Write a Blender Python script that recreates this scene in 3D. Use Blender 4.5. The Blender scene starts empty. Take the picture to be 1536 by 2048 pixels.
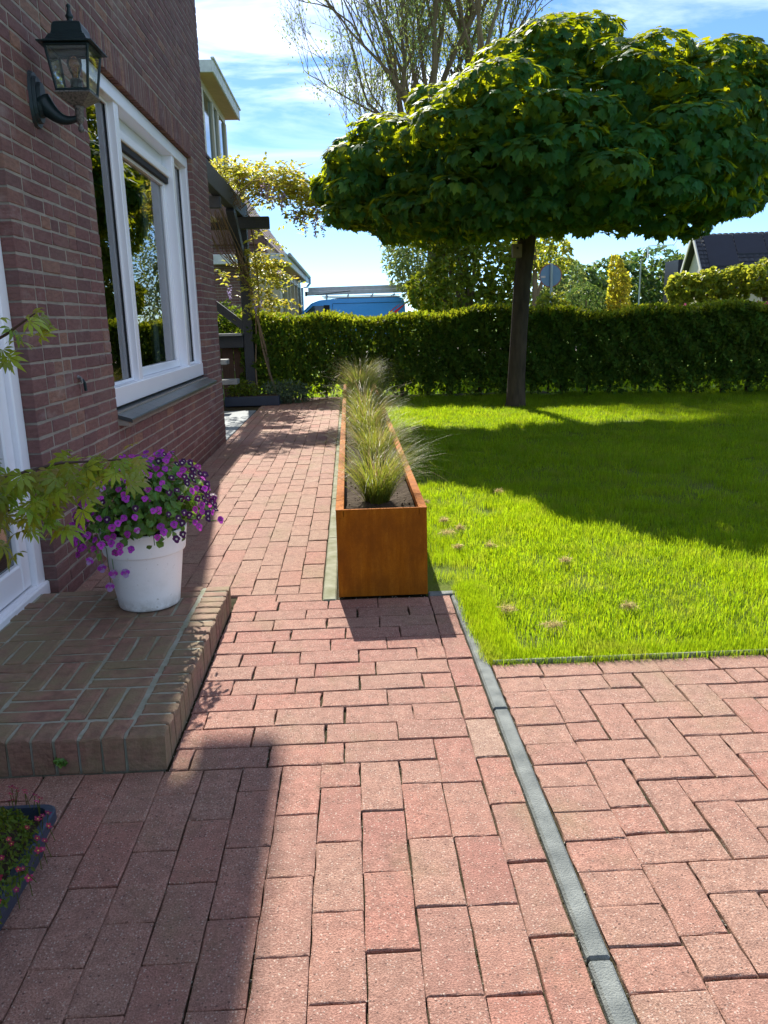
import bpy, bmesh, math, random
import numpy as np
from mathutils import Vector, Matrix
from math import sin, cos, pi, radians, sqrt, atan2

rng = np.random.default_rng(7)
random.seed(7)
SC = bpy.context.scene
COL = SC.collection

# ------------------------------------------------------------------ camera
EYE = Vector((0, 0, 1.2))
PITCH, YAW, ROLL = radians(13.716), radians(2.2065), radians(1.39)
fw = Vector((sin(YAW)*cos(PITCH), cos(YAW)*cos(PITCH), -sin(PITCH)))
rt = Vector((cos(YAW), -sin(YAW), 0))
up = rt.cross(fw)
r2 = rt*cos(ROLL) - up*sin(ROLL)
u2 = rt*sin(ROLL) + up*cos(ROLL)
cam_d = bpy.data.cameras.new('camera')
cam = bpy.data.objects.new('camera', cam_d); COL.objects.link(cam)
cam.matrix_world = Matrix(((r2.x, u2.x, -fw.x, EYE.x), (r2.y, u2.y, -fw.y, EYE.y), (r2.z, u2.z, -fw.z, EYE.z), (0, 0, 0, 1)))
cam_d.sensor_fit = 'VERTICAL'; cam_d.sensor_height = 36; cam_d.lens = 36*1580/2048
cam_d.clip_start = 0.05; cam_d.clip_end = 2000
SC.camera = cam
def px_size(p):
    q = Vector(p) - EYE
    return 790.0/max(q.dot(fw), .05)          # render pixels per metre at p
def px_of(p):
    q = Vector(p) - EYE; z = q.dot(fw)
    if z < .05: return None
    return (384 + 790*q.dot(r2)/z, 512 - 790*q.dot(u2)/z)
def in_view(p, m=30):
    a = px_of(p)
    return a is not None and -m < a[0] < 768+m and -m < a[1] < 1024+m

# ------------------------------------------------------------------ world and sun
SUN_EL, SUN_AZ = radians(38.8), radians(-7.3)      # azimuth from +Y towards +X
sun_dir = Vector((sin(SUN_AZ)*cos(SUN_EL), cos(SUN_AZ)*cos(SUN_EL), sin(SUN_EL)))
W = bpy.data.worlds.new('World'); SC.world = W; W.use_nodes = True
wt = W.node_tree; wt.nodes.clear()
def wn(t, **k):
    n = wt.nodes.new(t)
    for a, b in k.items(): setattr(n, a, b)
    return n
wo = wn('ShaderNodeOutputWorld'); wb = wn('ShaderNodeBackground'); wb.inputs[1].default_value = 0.15
sky = wn('ShaderNodeTexSky', sky_type='NISHITA', sun_disc=False, sun_elevation=SUN_EL, sun_rotation=SUN_AZ,
         air_density=0.65, dust_density=0.04, ozone_density=4.0, altitude=0)
# thin wispy cirrus: noise on the direction projected on a high plane
geo = wn('ShaderNodeTexCoord'); sep = wn('ShaderNodeSeparateXYZ'); wt.links.new(geo.outputs['Generated'], sep.inputs[0])
zz = wn('ShaderNodeMath', operation='MAXIMUM'); wt.links.new(sep.outputs[2], zz.inputs[0]); zz.inputs[1].default_value = 0.0
za = wn('ShaderNodeMath', operation='ADD'); wt.links.new(zz.outputs[0], za.inputs[0]); za.inputs[1].default_value = 0.18
dx = wn('ShaderNodeMath', operation='DIVIDE'); wt.links.new(sep.outputs[0], dx.inputs[0]); wt.links.new(za.outputs[0], dx.inputs[1])
dy = wn('ShaderNodeMath', operation='DIVIDE'); wt.links.new(sep.outputs[1], dy.inputs[0]); wt.links.new(za.outputs[0], dy.inputs[1])
cmb = wn('ShaderNodeCombineXYZ'); wt.links.new(dx.outputs[0], cmb.inputs[0]); wt.links.new(dy.outputs[0], cmb.inputs[1])
mp = wn('ShaderNodeMapping'); mp.inputs['Rotation'].default_value = (0, 0, radians(-32)); mp.inputs['Scale'].default_value = (0.9, 2.2, 1); mp.inputs['Location'].default_value = (3.1, 1.7, 0)
wt.links.new(cmb.outputs[0], mp.inputs[0])
n1 = wn('ShaderNodeTexNoise'); n1.inputs['Scale'].default_value = 1.15; n1.inputs['Detail'].default_value = 9; n1.inputs['Roughness'].default_value = .6; n1.inputs['Distortion'].default_value = .9
wt.links.new(mp.outputs[0], n1.inputs['Vector'])
cr = wn('ShaderNodeValToRGB'); cr.color_ramp.elements[0].position = .41; cr.color_ramp.elements[0].color = (0, 0, 0, 1); cr.color_ramp.elements[1].position = .84; cr.color_ramp.elements[1].color = (.9, .9, .9, 1)
wt.links.new(n1.outputs[0], cr.inputs[0])
fz = wn('ShaderNodeMapRange'); fz.inputs[1].default_value = 0.10; fz.inputs[2].default_value = 0.27; wt.links.new(sep.outputs[2], fz.inputs[0])
cm = wn('ShaderNodeMath', operation='MULTIPLY'); wt.links.new(cr.outputs[0], cm.inputs[0]); wt.links.new(fz.outputs[0], cm.inputs[1])
tint = wn('ShaderNodeMix', data_type='RGBA', blend_type='MULTIPLY'); tint.inputs[0].default_value = 1
wt.links.new(sky.outputs[0], tint.inputs[6]); tint.inputs[7].default_value = (.50, .58, .64, 1)
mx = wn('ShaderNodeMix', data_type='RGBA')
wt.links.new(cm.outputs[0], mx.inputs[0]); wt.links.new(tint.outputs[2], mx.inputs[6]); mx.inputs[7].default_value = (7.2, 7.6, 8.3, 1)
wt.links.new(mx.outputs[2], wb.inputs[0]); wt.links.new(wb.outputs[0], wo.inputs[0])

sl = bpy.data.lights.new('sun', 'SUN'); sl.energy = 4.9; sl.angle = radians(0.55); sl.color = (1, .94, .84)
so = bpy.data.objects.new('sun', sl); COL.objects.link(so); so.rotation_euler = sun_dir.to_track_quat('Z', 'Y').to_euler(); so.location = (0, 0, 30)
SC.view_settings.view_transform = 'Standard'; SC.view_settings.look = 'None'; SC.view_settings.exposure = 1.2; SC.view_settings.gamma = 1
SC.view_settings.use_curve_mapping = False
try:
    SC.cycles.max_bounces = 5; SC.cycles.diffuse_bounces = 3; SC.cycles.glossy_bounces = 3; SC.cycles.transparent_max_bounces = 5; SC.cycles.transmission_bounces = 3; SC.cycles.caustics_reflective = False; SC.cycles.caustics_refractive = False
    SC.cycles.use_denoising = True
except Exception: pass

# ------------------------------------------------------------------ helpers: materials
class NT:
    def __init__(s, m): s.m = m; s.t = m.node_tree; s.t.nodes.clear()
    def n(s, typ, ins=None, **k):
        x = s.t.nodes.new(typ)
        for a, b in k.items(): setattr(x, a, b)
        for a, b in (ins or {}).items():
            if hasattr(b, 'is_output') or isinstance(b, bpy.types.NodeSocket): s.t.links.new(b, x.inputs[a])
            else: x.inputs[a].default_value = b
        return x
    def math(s, op, a, b=0.0): return s.n('ShaderNodeMath', {0: a, 1: b}, operation=op).outputs[0]
    def ramp(s, f, stops, interp='LINEAR'):
        r = s.n('ShaderNodeValToRGB', {0: f}); e = r.color_ramp; e.interpolation = interp
        while len(e.elements) < len(stops): e.elements.new(.5)
        for el, (p, c) in zip(e.elements, stops): el.position = p; el.color = (*c, 1) if len(c) == 3 else c
        return r.outputs[0]
    def mix(s, f, a, b, bt='MIX'):
        x = s.n('ShaderNodeMix', {0: f}, data_type='RGBA', blend_type=bt)
        for i, v in ((6, a), (7, b)):
            if isinstance(v, bpy.types.NodeSocket): s.t.links.new(v, x.inputs[i])
            else: x.inputs[i].default_value = (*v, 1) if len(v) == 3 else v
        return x.outputs[2]
    def noise(s, vec, scale, detail=4, rough=.55, dist=0):
        return s.n('ShaderNodeTexNoise', {'Vector': vec, 'Scale': scale, 'Detail': detail, 'Roughness': rough, 'Distortion': dist}).outputs[0]
    def pos(s): return s.n('ShaderNodeNewGeometry').outputs['Position']
    def rnd(s):
        a = s.n('ShaderNodeAttribute', attribute_name='rnd').outputs['Fac']
        b = s.n('ShaderNodeObjectInfo').outputs['Random']
        return s.math('FRACT', s.math('ADD', a, b))
    def scl(s, vec, v): return s.n('ShaderNodeVectorMath', {0: vec, 1: v}, operation='MULTIPLY').outputs[0]
    def bump(s, h, st, d=.01): return s.n('ShaderNodeBump', {'Height': h, 'Strength': st, 'Distance': d}).outputs[0]
    def out(s, sh): s.n('ShaderNodeOutputMaterial', {0: sh})
    def pbr(s, col, rough=.6, nrm=None, **k):
        ins = {'Base Color': (*col, 1) if isinstance(col, tuple) and len(col) == 3 else col, 'Roughness': rough}
        if nrm is not None: ins['Normal'] = nrm
        ins.update(k)
        return s.n('ShaderNodeBsdfPrincipled', ins).outputs[0]
MATS = {}
def newmat(name):
    m = bpy.data.materials.new(name); m.use_nodes = True; MATS[name] = m
    return NT(m)
def simple(name, c1, c2=None, scale=8, rough=.5, bump=0, bscale=60, stretch=(1, 1, 1), metal=0, spec=.5, rv=0.0):
    t = newmat(name); p = t.scl(t.pos(), stretch)
    c2 = c2 or tuple(x*.75 for x in c1)
    f = t.noise(p, scale, 5)
    col = t.mix(t.ramp(f, [(.3, (0, 0, 0)), (.7, (1, 1, 1))]), c1, c2)
    if rv:
        r = t.n('ShaderNodeMapRange', {0: t.rnd(), 3: 1-rv, 4: 1+rv}).outputs[0]
        col = t.n('ShaderNodeHueSaturation', {'Value': r, 'Color': col}).outputs[0]
    nr = t.bump(t.noise(p, bscale, 4), bump) if bump else None
    t.out(t.pbr(col, rough, nr, Metallic=metal, **{'Specular IOR Level': spec}))
def leafmat(name, c, tc, fac=.45, rough=.5, hv=.03, vv=.35, spec=.35, c2=None, patch=0):
    t = newmat(name); r = t.rnd()
    h = t.n('ShaderNodeMapRange', {0: t.math('FRACT', t.math('MULTIPLY', r, 7.13)), 3: .5-hv, 4: .5+hv}).outputs[0]
    v = t.n('ShaderNodeMapRange', {0: r, 3: 1-vv, 4: 1+vv}).outputs[0]
    base = t.mix(t.ramp(t.math('FRACT', t.math('MULTIPLY', r, 3.7)), [(.8, (0, 0, 0)), (.95, (1, 1, 1))]), c, c2 or c)
    a = t.n('ShaderNodeHueSaturation', {'Hue': h, 'Value': v, 'Color': base}).outputs[0]
    b = t.n('ShaderNodeHueSaturation', {'Hue': h, 'Value': v, 'Color': (*tc, 1)}).outputs[0]
    if patch:
        q = t.ramp(t.noise(t.pos(), 1.7, 5, .65), [(.36, (0, 0, 0)), (.66, (patch, patch, patch))]); q2 = t.ramp(t.noise(t.pos(), 5.5, 3, .6), [(.52, (0, 0, 0)), (.7, (patch*.8, patch*.8, patch*.8))])
        a = t.mix(q2, t.mix(q, a, (.05, .13, .012)), (.20, .19, .05)); b = t.mix(q2, t.mix(q, b, (.30, .46, .012)), (.50, .48, .06))
    s1 = t.pbr(a, rough, **{'Specular IOR Level': spec})
    s2 = t.n('ShaderNodeBsdfTranslucent', {0: b}).outputs[0]
    t.out(t.n('ShaderNodeMixShader', {0: fac, 1: s1, 2: s2}).outputs[0])

def make_paver_mat(name, stops, speck=.6):
    t = newmat(name); p = t.pos(); r = t.rnd()
    col = t.ramp(r, stops)
    big = t.noise(p, 3.1, 3); med = t.noise(p, 28, 3, .6)
    col = t.mix(t.ramp(big, [(.4, (0, 0, 0)), (.75, (.4, .4, .4))]), col, (.38, .28, .21))
    col = t.mix(t.ramp(med, [(.35, (.45, .45, .45)), (.62, (0, 0, 0))]), col, (.17, .10, .08))
    # aggregate: pale grains and dark pits
    v = t.n('ShaderNodeTexVoronoi', {'Vector': p, 'Scale': 170}); vc = t.n('ShaderNodeSeparateColor', {0: v.outputs['Color']})
    gr = t.math('MULTIPLY', t.math('GREATER_THAN', vc.outputs[0], .72), t.math('LESS_THAN', v.outputs['Distance'], .34))
    col = t.mix(t.math('MULTIPLY', gr, speck), col, (.62, .52, .44))
    v2 = t.n('ShaderNodeTexVoronoi', {'Vector': p, 'Scale': 120}); vc2 = t.n('ShaderNodeSeparateColor', {0: v2.outputs['Color']})
    pit = t.math('MULTIPLY', t.math('GREATER_THAN', vc2.outputs[1], .86), t.math('LESS_THAN', v2.outputs['Distance'], .30))
    col = t.mix(t.math('MULTIPLY', pit, .75), col, (.07, .04, .035))
    fine = t.noise(p, 250, 3, .75)
    col = t.mix(t.ramp(fine, [(.36, (.75, .75, .75)), (.56, (0, 0, 0))]), col, (.17, .085, .065))
    col = t.mix(t.ramp(fine, [(.58, (0, 0, 0)), (.72, (.45, .45, .45))]), col, (.62, .46, .38))
    # dirt: dry lichen and moss in patches
    ds = t.noise(t.scl(p, (1.4, .8, 1)), 2.3, 4, .65)
    col = t.mix(t.ramp(ds, [(.54, (0, 0, 0)), (.78, (.45, .45, .45))]), col, (.20, .185, .09))
    t.out(t.pbr(col, .88, t.bump(fine, .8, .006), **{'Specular IOR Level': .25}))
make_paver_mat('paver_red', [(0, (.37, .195, .155)), (.3, (.44, .235, .18)), (.6, (.45, .21, .162)), (.8, (.39, .18, .145)), (.95, (.43, .25, .19)), (.99, (.45, .33, .25))])
make_paver_mat('paver_pink', [(0, (.41, .22, .17)), (.4, (.45, .245, .185)), (.75, (.44, .265, .20)), (1, (.46, .21, .162))])
make_paver_mat('paver_path', [(0, (.37, .21, .165)), (.4, (.42, .245, .185)), (.7, (.40, .265, .195)), (1, (.43, .21, .162))], .35)

def make_brick_mat(name, stops, moss=0.0):
    t = newmat(name); p = t.pos(); r = t.rnd()
    col = t.ramp(r, stops)
    st = t.noise(t.scl(p, (1, 1, 3.5)), 22, 5, .65)
    col = t.mix(t.ramp(st, [(.35, (.55, .55, .55)), (.6, (0, 0, 0))]), col, (.085, .04, .035))
    b2 = t.noise(p, 2.2, 3)
    col = t.mix(t.ramp(b2, [(.45, (0, 0, 0)), (.75, (.35, .35, .35))]), col, (.22, .15, .12))
    if not moss:
        bl = t.noise(t.scl(p, (1, .7, 1.6)), 3.1, 5, .7)
        col = t.mix(t.ramp(bl, [(.56, (0, 0, 0)), (.74, (.4, .4, .4))]), col, (.40, .34, .31))
    if moss:
        ms = t.noise(p, 5, 6, .7)
        col = t.mix(t.ramp(ms, [(.38, (0, 0, 0)), (.62, (moss, moss, moss))]), col, (.20, .165, .09))
    f = t.noise(p, 110, 3)
    t.out(t.pbr(col, .85, t.bump(f, .5, .006), **{'Specular IOR Level': .25}))
make_brick_mat('brick', [(0, (.135, .07, .068)), (.25, (.18, .088, .082)), (.5, (.20, .096, .086)), (.72, (.155, .075, .074)), (.9, (.22, .112, .088)), (.98, (.27, .145, .10))])
make_brick_mat('step_brick', [(0, (.22, .12, .09)), (.5, (.28, .15, .11)), (1, (.25, .16, .11))], .8)
simple('mortar', (.33, .29, .24), (.24, .21, .175), 14, .95, .3, 150, spec=.1)
simple('joint', (.085, .07, .046), (.03, .03, .015), 22, 1, .8, 180, spec=.05)
simple('step_mortar', (.36, .36, .31), (.22, .23, .16), 16, .95, .3, 120, spec=.1)
simple('kerb', (.21, .23, .22), (.10, .115, .115), 14, .8, .5, 260, spec=.25)
simple('old_concrete', (.30, .31, .24), (.15, .16, .085), 11, .9, .4, 160, spec=.2)
simple('slab', (.22, .25, .265), (.16, .18, .19), 3, .8, .15, 160, spec=.25)
simple('white_frame', (.85, .85, .88), (.82, .82, .86), 3, .28, spec=.5)
simple('gasket', (.02, .02, .022), rough=.6)
simple('sill_tile', (.035, .04, .042), (.065, .075, .075), 7, .32, .12, 50, spec=.6)
simple('black_paint', (.006, .016, .018), (.010, .024, .026), 30, .42, .15, 120, spec=.35)
simple('worn_metal', (.22, .2, .18), (.03, .035, .035), 120, .5, .2, 150, spec=.4)
simple('lamp_socket', (.012, .02, .025), rough=.4)
t = newmat('pot_white'); p = t.pos()
col = t.mix(t.ramp(t.noise(p, 9, 6, .7), [(.5, (0, 0, 0)), (.75, (.5, .5, .5))]), (.88, .87, .85), (.74, .72, .67))
col = t.mix(t.ramp(t.noise(p, 70, 3, .6), [(.66, (0, 0, 0)), (.72, (.6, .6, .6))]), col, (.45, .42, .36))
hz = t.n('ShaderNodeSeparateXYZ', {0: p}).outputs[2]
col = t.mix(t.math('MULTIPLY', t.ramp(hz, [(.10, (1, 1, 1)), (.16, (0, 0, 0))]), t.ramp(t.noise(p, 30, 5, .7), [(.35, (0, 0, 0)), (.6, (.8, .8, .8))])), col, (.38, .34, .27))
t.out(t.pbr(col, .42, t.bump(t.noise(p, 90, 3), .04), **{'Specular IOR Level': .4}))
simple('soil', (.045, .032, .022), (.09, .07, .05), 40, 1, 1.0, 90, spec=.1)
simple('lawn_soil', (.09, .135, .015), (.10, .12, .03), 6, 1, .8, 70, spec=.05)
simple('far_grass', (.13, .2, .035), (.09, .15, .025), 2, 1, .5, 30, spec=.05)
simple('asphalt', (.30, .25, .21), (.24, .2, .17), 3, .9, .3, 120, spec=.2)
simple('bark', (.085, .062, .04), (.04, .03, .02), 18, .9, .8, 60, (1, 1, .25), spec=.15)
simple('willow_bark', (.22, .165, .105), (.13, .095, .06), 3, .9, .5, 20, (1, 1, .3), spec=.1)
simple('twig', (.07, .028, .02), (.05, .03, .018), 20, .6)
simple('hedge_stem', (.085, .058, .036), (.04, .03, .02), 20, .9, .6, 80, (1, 1, .3), spec=.1)
simple('dark_wood', (.016, .02, .028), (.028, .032, .036), 10, .55, .4, 60, (4, .4, 4), spec=.4)
simple('grey_wood', (.30, .31, .31), (.2, .21, .21), 14, .8, .4, 70, (1, 5, 5), spec=.2)
simple('brown_wood', (.085, .05, .035), (.05, .03, .022), 14, .8, .4, 70, (5, 5, .5), spec=.2)
simple('trough_plastic', (.022, .035, .06), (.03, .043, .07), 6, .42, .1, 60, spec=.45)
simple('cream_paint', (.50, .44, .32), (.44, .39, .28), 2, .5, spec=.3)
simple('soffit', (.5, .37, .2), (.42, .31, .17), 6, .7, spec=.2)
simple('fascia', (.62, .64, .62), (.42, .45, .44), 6, .55, spec=.3)
simple('zinc', (.34, .37, .4), (.28, .31, .34), 5, .4, metal=.6)
simple('tile_red', (.13, .065, .05), (.09, .05, .04), 3, .7, .4, 20)
simple('tile_dark', (.018, .021, .028), (.026, .03, .036), 4, .5, .3, 20, spec=.3)
simple('solar', (.008, .01, .018), (.01, .013, .024), 2, .45, spec=.3)
simple('van_blue', (.07, .42, .95), (.065, .40, .93), 2, .25, spec=.5)
simple('van_red', (.75, .015, .03), (.7, .012, .03), 2, .3)
simple('rubber', (.015, .015, .015), rough=.8)
simple('aluminium', (.55, .56, .6), (.46, .47, .5), 8, .4, metal=.85)
simple('sign_back', (.15, .23, .34), (.12, .2, .3), 4, .5, metal=.2)
simple('sign_rim', (.33, .06, .06), (.3, .05, .05), 4, .5)
simple('pole_steel', (.33, .38, .4), (.3, .34, .36), 4, .5, metal=.4)
simple('sticker', (.62, .5, .48), (.5, .38, .36), 40, .5)
simple('bird_wood', (.26, .20, .125), (.18, .14, .09), 20, .8, .3, 60, spec=.2)
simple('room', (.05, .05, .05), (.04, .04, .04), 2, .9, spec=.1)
simple('screen_cloth', (.02, .02, .022), rough=.8)
simple('door_dark', (.012, .028, .022), (.015, .032, .026), 3, .35)
simple('roller', (.5, .5, .52), rough=.5)
simple('hook_metal', (.05, .055, .06), (.3, .28, .26), 60, .5)
simple('limestone', (.5, .5, .46), (.4, .4, .36), 3, .8)

def glass_mat(name, ior=1.9, tint=(.8, .87, .85)):
    t = newmat(name)
    fr = t.n('ShaderNodeFresnel', {'IOR': ior}).outputs[0]
    g = t.n('ShaderNodeBsdfGlossy', {'Color': (1, 1, 1, 1), 'Roughness': .004}).outputs[0]
    tr = t.n('ShaderNodeBsdfTransparent', {'Color': (*tint, 1)}).outputs[0]
    t.out(t.n('ShaderNodeMixShader', {0: fr, 1: tr, 2: g}).outputs[0])
glass_mat('window_glass', 2.1, (.7, .8, .76))
def lamp_glass():
    t = newmat('lamp_glass'); p = t.pos()
    fr = t.n('ShaderNodeFresnel', {'IOR': 1.5}).outputs[0]
    g = t.n('ShaderNodeBsdfGlossy', {'Color': (1, 1, 1, 1), 'Roughness': .02}).outputs[0]
    tr = t.n('ShaderNodeBsdfTransparent', {'Color': (.86, .9, .9, 1)}).outputs[0]
    a = t.n('ShaderNodeMixShader', {0: fr, 1: tr, 2: g}).outputs[0]
    d = t.n('ShaderNodeBsdfDiffuse', {'Color': (.6, .6, .58, 1)}).outputs[0]
    f = t.ramp(t.noise(p, 130, 5, .7), [(.58, (.03, .03, .03)), (.72, (.5, .5, .5))])
    t.out(t.n('ShaderNodeMixShader', {0: f, 1: a, 2: d}).outputs[0])
lamp_glass()
glass_mat('bulb_glass', 1.45, (.85, .66, .42))
t = newmat('van_glass'); t.out(t.pbr((.02, .06, .06), .05, **{'Specular IOR Level': .8}))
t = newmat('brass'); t.out(t.pbr((.65, .45, .2), .3, Metallic=1.0))

def make_corten():
    t = newmat('corten'); p = t.pos()
    s = t.noise(t.scl(p, (14, 14, .9)), 3.5, 6, .65); g = t.noise(t.scl(p, (1, 1, .6)), 9, 5, .65); f = t.noise(p, 320, 3, .7)
    col = t.ramp(s, [(.3, (.30, .085, .004)), (.5, (.40, .125, .007)), (.72, (.50, .175, .014))])
    col = t.mix(t.ramp(g, [(.38, (0, 0, 0)), (.62, (.8, .8, .8))]), col, (.22, .065, .007))
    col = t.mix(t.ramp(f, [(.35, (.5, .5, .5)), (.6, (0, 0, 0))]), col, (.19, .05, .005))
    t.out(t.pbr(col, .75, t.bump(f, .3, .004), **{'Specular IOR Level': .08}))
make_corten()

leafmat('maple_leaf', (.018, .10, .026), (.58, .64, .012), .40, .6, .018, .32, .16, (.05, .10, .012))
leafmat('hedge_leaf', (.05, .10, .014), (.22, .30, .014), .38, .7, .02, .5, .1, (.07, .08, .012))
leafmat('hedge_tip', (.12, .165, .015), (.36, .40, .015), .45, .6, .02, .3, .2)
leafmat('grass_blade', (.125, .235, .009), (.44, .59, .008), .54, .6, .02, .4, .12, (.24, .24, .06), patch=.6)
leafmat('dead_grass', (.5, .4, .2), (.6, .48, .22), .5, .9, .02, .4, .1)
leafmat('sedge', (.12, .16, .02), (.33, .37, .035), .45, .5, .03, .4, .3, (.30, .24, .10))
leafmat('sedge_tip', (.38, .27, .12), (.52, .38, .17), .35, .5, .03, .3, .35)
leafmat('pansy_leaf', (.09, .20, .035), (.24, .38, .03), .35, .45, .02, .4, .4)
leafmat('acer_leaf', (.20, .28, .022), (.42, .46, .03), .38, .4, .025, .3, .4, (.22, .15, .05))
leafmat('wisteria_leaf', (.24, .26, .03), (.6, .55, .06), .45, .45, .03, .3, .35, (.34, .26, .08))
leafmat('wisteria_flower', (.36, .28, .5), (.45, .36, .6), .35, .6, .03, .3, .2)
leafmat('willow_leaf', (.16, .22, .07), (.38, .46, .12), .4, .5, .03, .35, .3)
leafmat('shrub_leaf', (.08, .13, .014), (.42, .46, .02), .4, .5, .025, .4, .3)
leafmat('yellow_leaf', (.30, .28, .03), (.62, .56, .04), .45, .5, .02, .3, .3)
leafmat('lime_leaf', (.13, .18, .02), (.5, .52, .04), .45, .45, .02, .35, .35)
leafmat('far_leaf', (.06, .115, .03), (.16, .24, .04), .35, .5, .03, .4, .3)
leafmat('pale_leaf', (.14, .2, .05), (.32, .38, .09), .4, .5, .03, .35, .3)
leafmat('red_flower', (.25, .05, .08), (.35, .06, .1), .3, .6, .03, .45, .2, (.5, .3, .33))
leafmat('cushion_leaf', (.08, .13, .02), (.25, .3, .03), .4, .6, .03, .4, .2)
leafmat('lavender', (.10, .15, .09), (.16, .22, .11), .35, .6, .02, .35, .2)
leafmat('pansy_purple', (.48, .05, .44), (.6, .07, .56), .32, .55, .03, .3, .25)
leafmat('pansy_mid', (.34, .03, .34), (.46, .04, .44), .32, .55, .03, .3, .25)
leafmat('pansy_dark', (.055, .006, .06), (.12, .01, .13), .25, .55, .03, .4, .25)
leafmat('pansy_lilac', (.46, .28, .5), (.55, .34, .62), .32, .55, .03, .25, .25)
leafmat('pansy_white', (.66, .6, .56), (.6, .55, .5), .3, .55, .01, .15, .25)
leafmat('pansy_yellow', (.6, .42, .06), (.5, .36, .05), .2, .55, .01, .15, .25)
leafmat('magenta', (.30, .02, .075), (.4, .03, .1), .3, .55, .02, .35, .25)

# ------------------------------------------------------------------ helpers: meshes
def raw_mesh(name, verts, faces_flat, counts, mats=(), midx=None, rnd=None, smooth=False):
    me = bpy.data.meshes.new(name)
    verts = np.asarray(verts, dtype=np.float32).reshape(-1, 3)
    me.vertices.add(len(verts)); me.vertices.foreach_set('co', verts.ravel())
    ff = np.asarray(faces_flat, dtype=np.int32).ravel(); cnt = np.asarray(counts, dtype=np.int32)
    me.loops.add(len(ff)); me.loops.foreach_set('vertex_index', ff)
    me.polygons.add(len(cnt)); st = np.zeros(len(cnt), np.int32); st[1:] = np.cumsum(cnt)[:-1]
    me.polygons.foreach_set('loop_start', st)
    for m in mats: me.materials.append(MATS[m])
    if midx is not None: me.polygons.foreach_set('material_index', np.asarray(midx, np.int32))
    me.update(calc_edges=True)
    me.polygons.foreach_set('use_smooth', np.full(len(cnt), bool(smooth)))
    if rnd is not None:
        a = me.attributes.new('rnd', 'FLOAT', 'POINT'); a.data.foreach_set('value', np.asarray(rnd, np.float32))
    me.validate()
    return me
class MB:
    """collects simple solids into one mesh"""
    def __init__(s): s.v = []; s.f = []; s.mi = []; s.r = []; s.cur = 0; s.rv = 0.0
    def add(s, vs, fs, rv=None):
        o = len(s.v); s.v += [tuple(v) for v in vs]; s.f += [tuple(i+o for i in f) for f in fs]; s.mi += [s.cur]*len(fs)
        s.r += [s.rv if rv is None else rv]*len(vs)
    def box(s, x0, x1, y0, y1, z0, z1, bev=0.0, rv=None):
        x0, x1 = min(x0, x1), max(x0, x1); y0, y1 = min(y0, y1), max(y0, y1); z0, z1 = min(z0, z1), max(z0, z1)
        c = ((x0+x1)/2, (y0+y1)/2, (z0+z1)/2); h = ((x1-x0)/2, (y1-y0)/2, (z1-z0)/2)
        vs, fs = bevbox(h, min(bev, .45*min(h)))
        s.add([(c[0]+v[0], c[1]+v[1], c[2]+v[2]) for v in vs], fs, rv)
    def beam(s, a, b, w, h, upv=(0, 0, 1), bev=.004):
        a, b = Vector(a), Vector(b); d = b-a; L = d.length; d.normalize(); u = Vector(upv)
        if abs(d.dot(u)) > .98: u = Vector((0, 1, 0))
        r = d.cross(u).normalized(); u = r.cross(d)
        vs, fs = bevbox((w/2, L/2, h/2), bev)
        m = (a+b)/2
        s.add([m + r*v[0] + d*v[1] + u*v[2] for v in vs], fs)
    def tube(s, pts, rad, n=8, cap=True):
        pts = [Vector(p) for p in pts]; k = len(pts)
        if not hasattr(rad, '__len__'): rad = [rad]*k
        vs = []; fs = []; pu = None
        for i, p in enumerate(pts):
            d = (pts[min(i+1, k-1)] - pts[max(i-1, 0)])
            if d.length < 1e-9: d = Vector((0, 0, 1))
            d.normalize()
            if pu is None: pu = Vector((0, 0, 1)) if abs(d.z) < .9 else Vector((1, 0, 0))
            r = d.cross(pu)
            if r.length < 1e-5: r = d.cross(Vector((.3, .9, .1)))
            r.normalize(); u = r.cross(d); pu = u
            for j in range(n):
                a = 2*pi*j/n; vs.append(p + (r*cos(a) + u*sin(a))*rad[i])
        for i in range(k-1):
            for j in range(n):
                a, b = i*n+j, i*n+(j+1) % n
                fs.append((a, b, b+n, a+n))
        if cap: fs += [tuple(range(n-1, -1, -1)), tuple(range((k-1)*n, k*n))]
        s.add(vs, fs)
    def lathe(s, prof, c=(0, 0, 0), n=32, capb=True, capt=False):
        vs = []; fs = []
        for (r, z) in prof:
            for j in range(n): a = 2*pi*j/n; vs.append((c[0]+r*cos(a), c[1]+r*sin(a), c[2]+z))
        for i in range(len(prof)-1):
            for j in range(n):
                a, b = i*n+j, i*n+(j+1) % n; fs.append((a, b, b+n, a+n))
        if capb: fs.append(tuple(range(n-1, -1, -1)))
        if capt: fs.append(tuple(range((len(prof)-1)*n, len(prof)*n)))
        s.add(vs, fs)
    def frust(s, c, h0, h1, z0, z1, bot=True, top=True):
        """square frustum; h0/h1 half sizes (hx,hy)"""
        vs = [(c[0]+sx*h[0], c[1]+sy*h[1], z) for h, z in ((h0, z0), (h1, z1)) for sx, sy in ((-1, -1), (1, -1), (1, 1), (-1, 1))]
        fs = [(i, (i+1) % 4, (i+1) % 4+4, i+4) for i in range(4)]
        if bot: fs.append((3, 2, 1, 0))
        if top: fs.append((4, 5, 6, 7))
        s.add(vs, fs)
    def mesh(s, name, mats, smooth=False):
        if isinstance(mats, str): mats = (mats,)
        flat = [i for f in s.f for i in f]
        return raw_mesh(name, s.v, flat, [len(f) for f in s.f], mats, s.mi, s.r, smooth)
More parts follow.
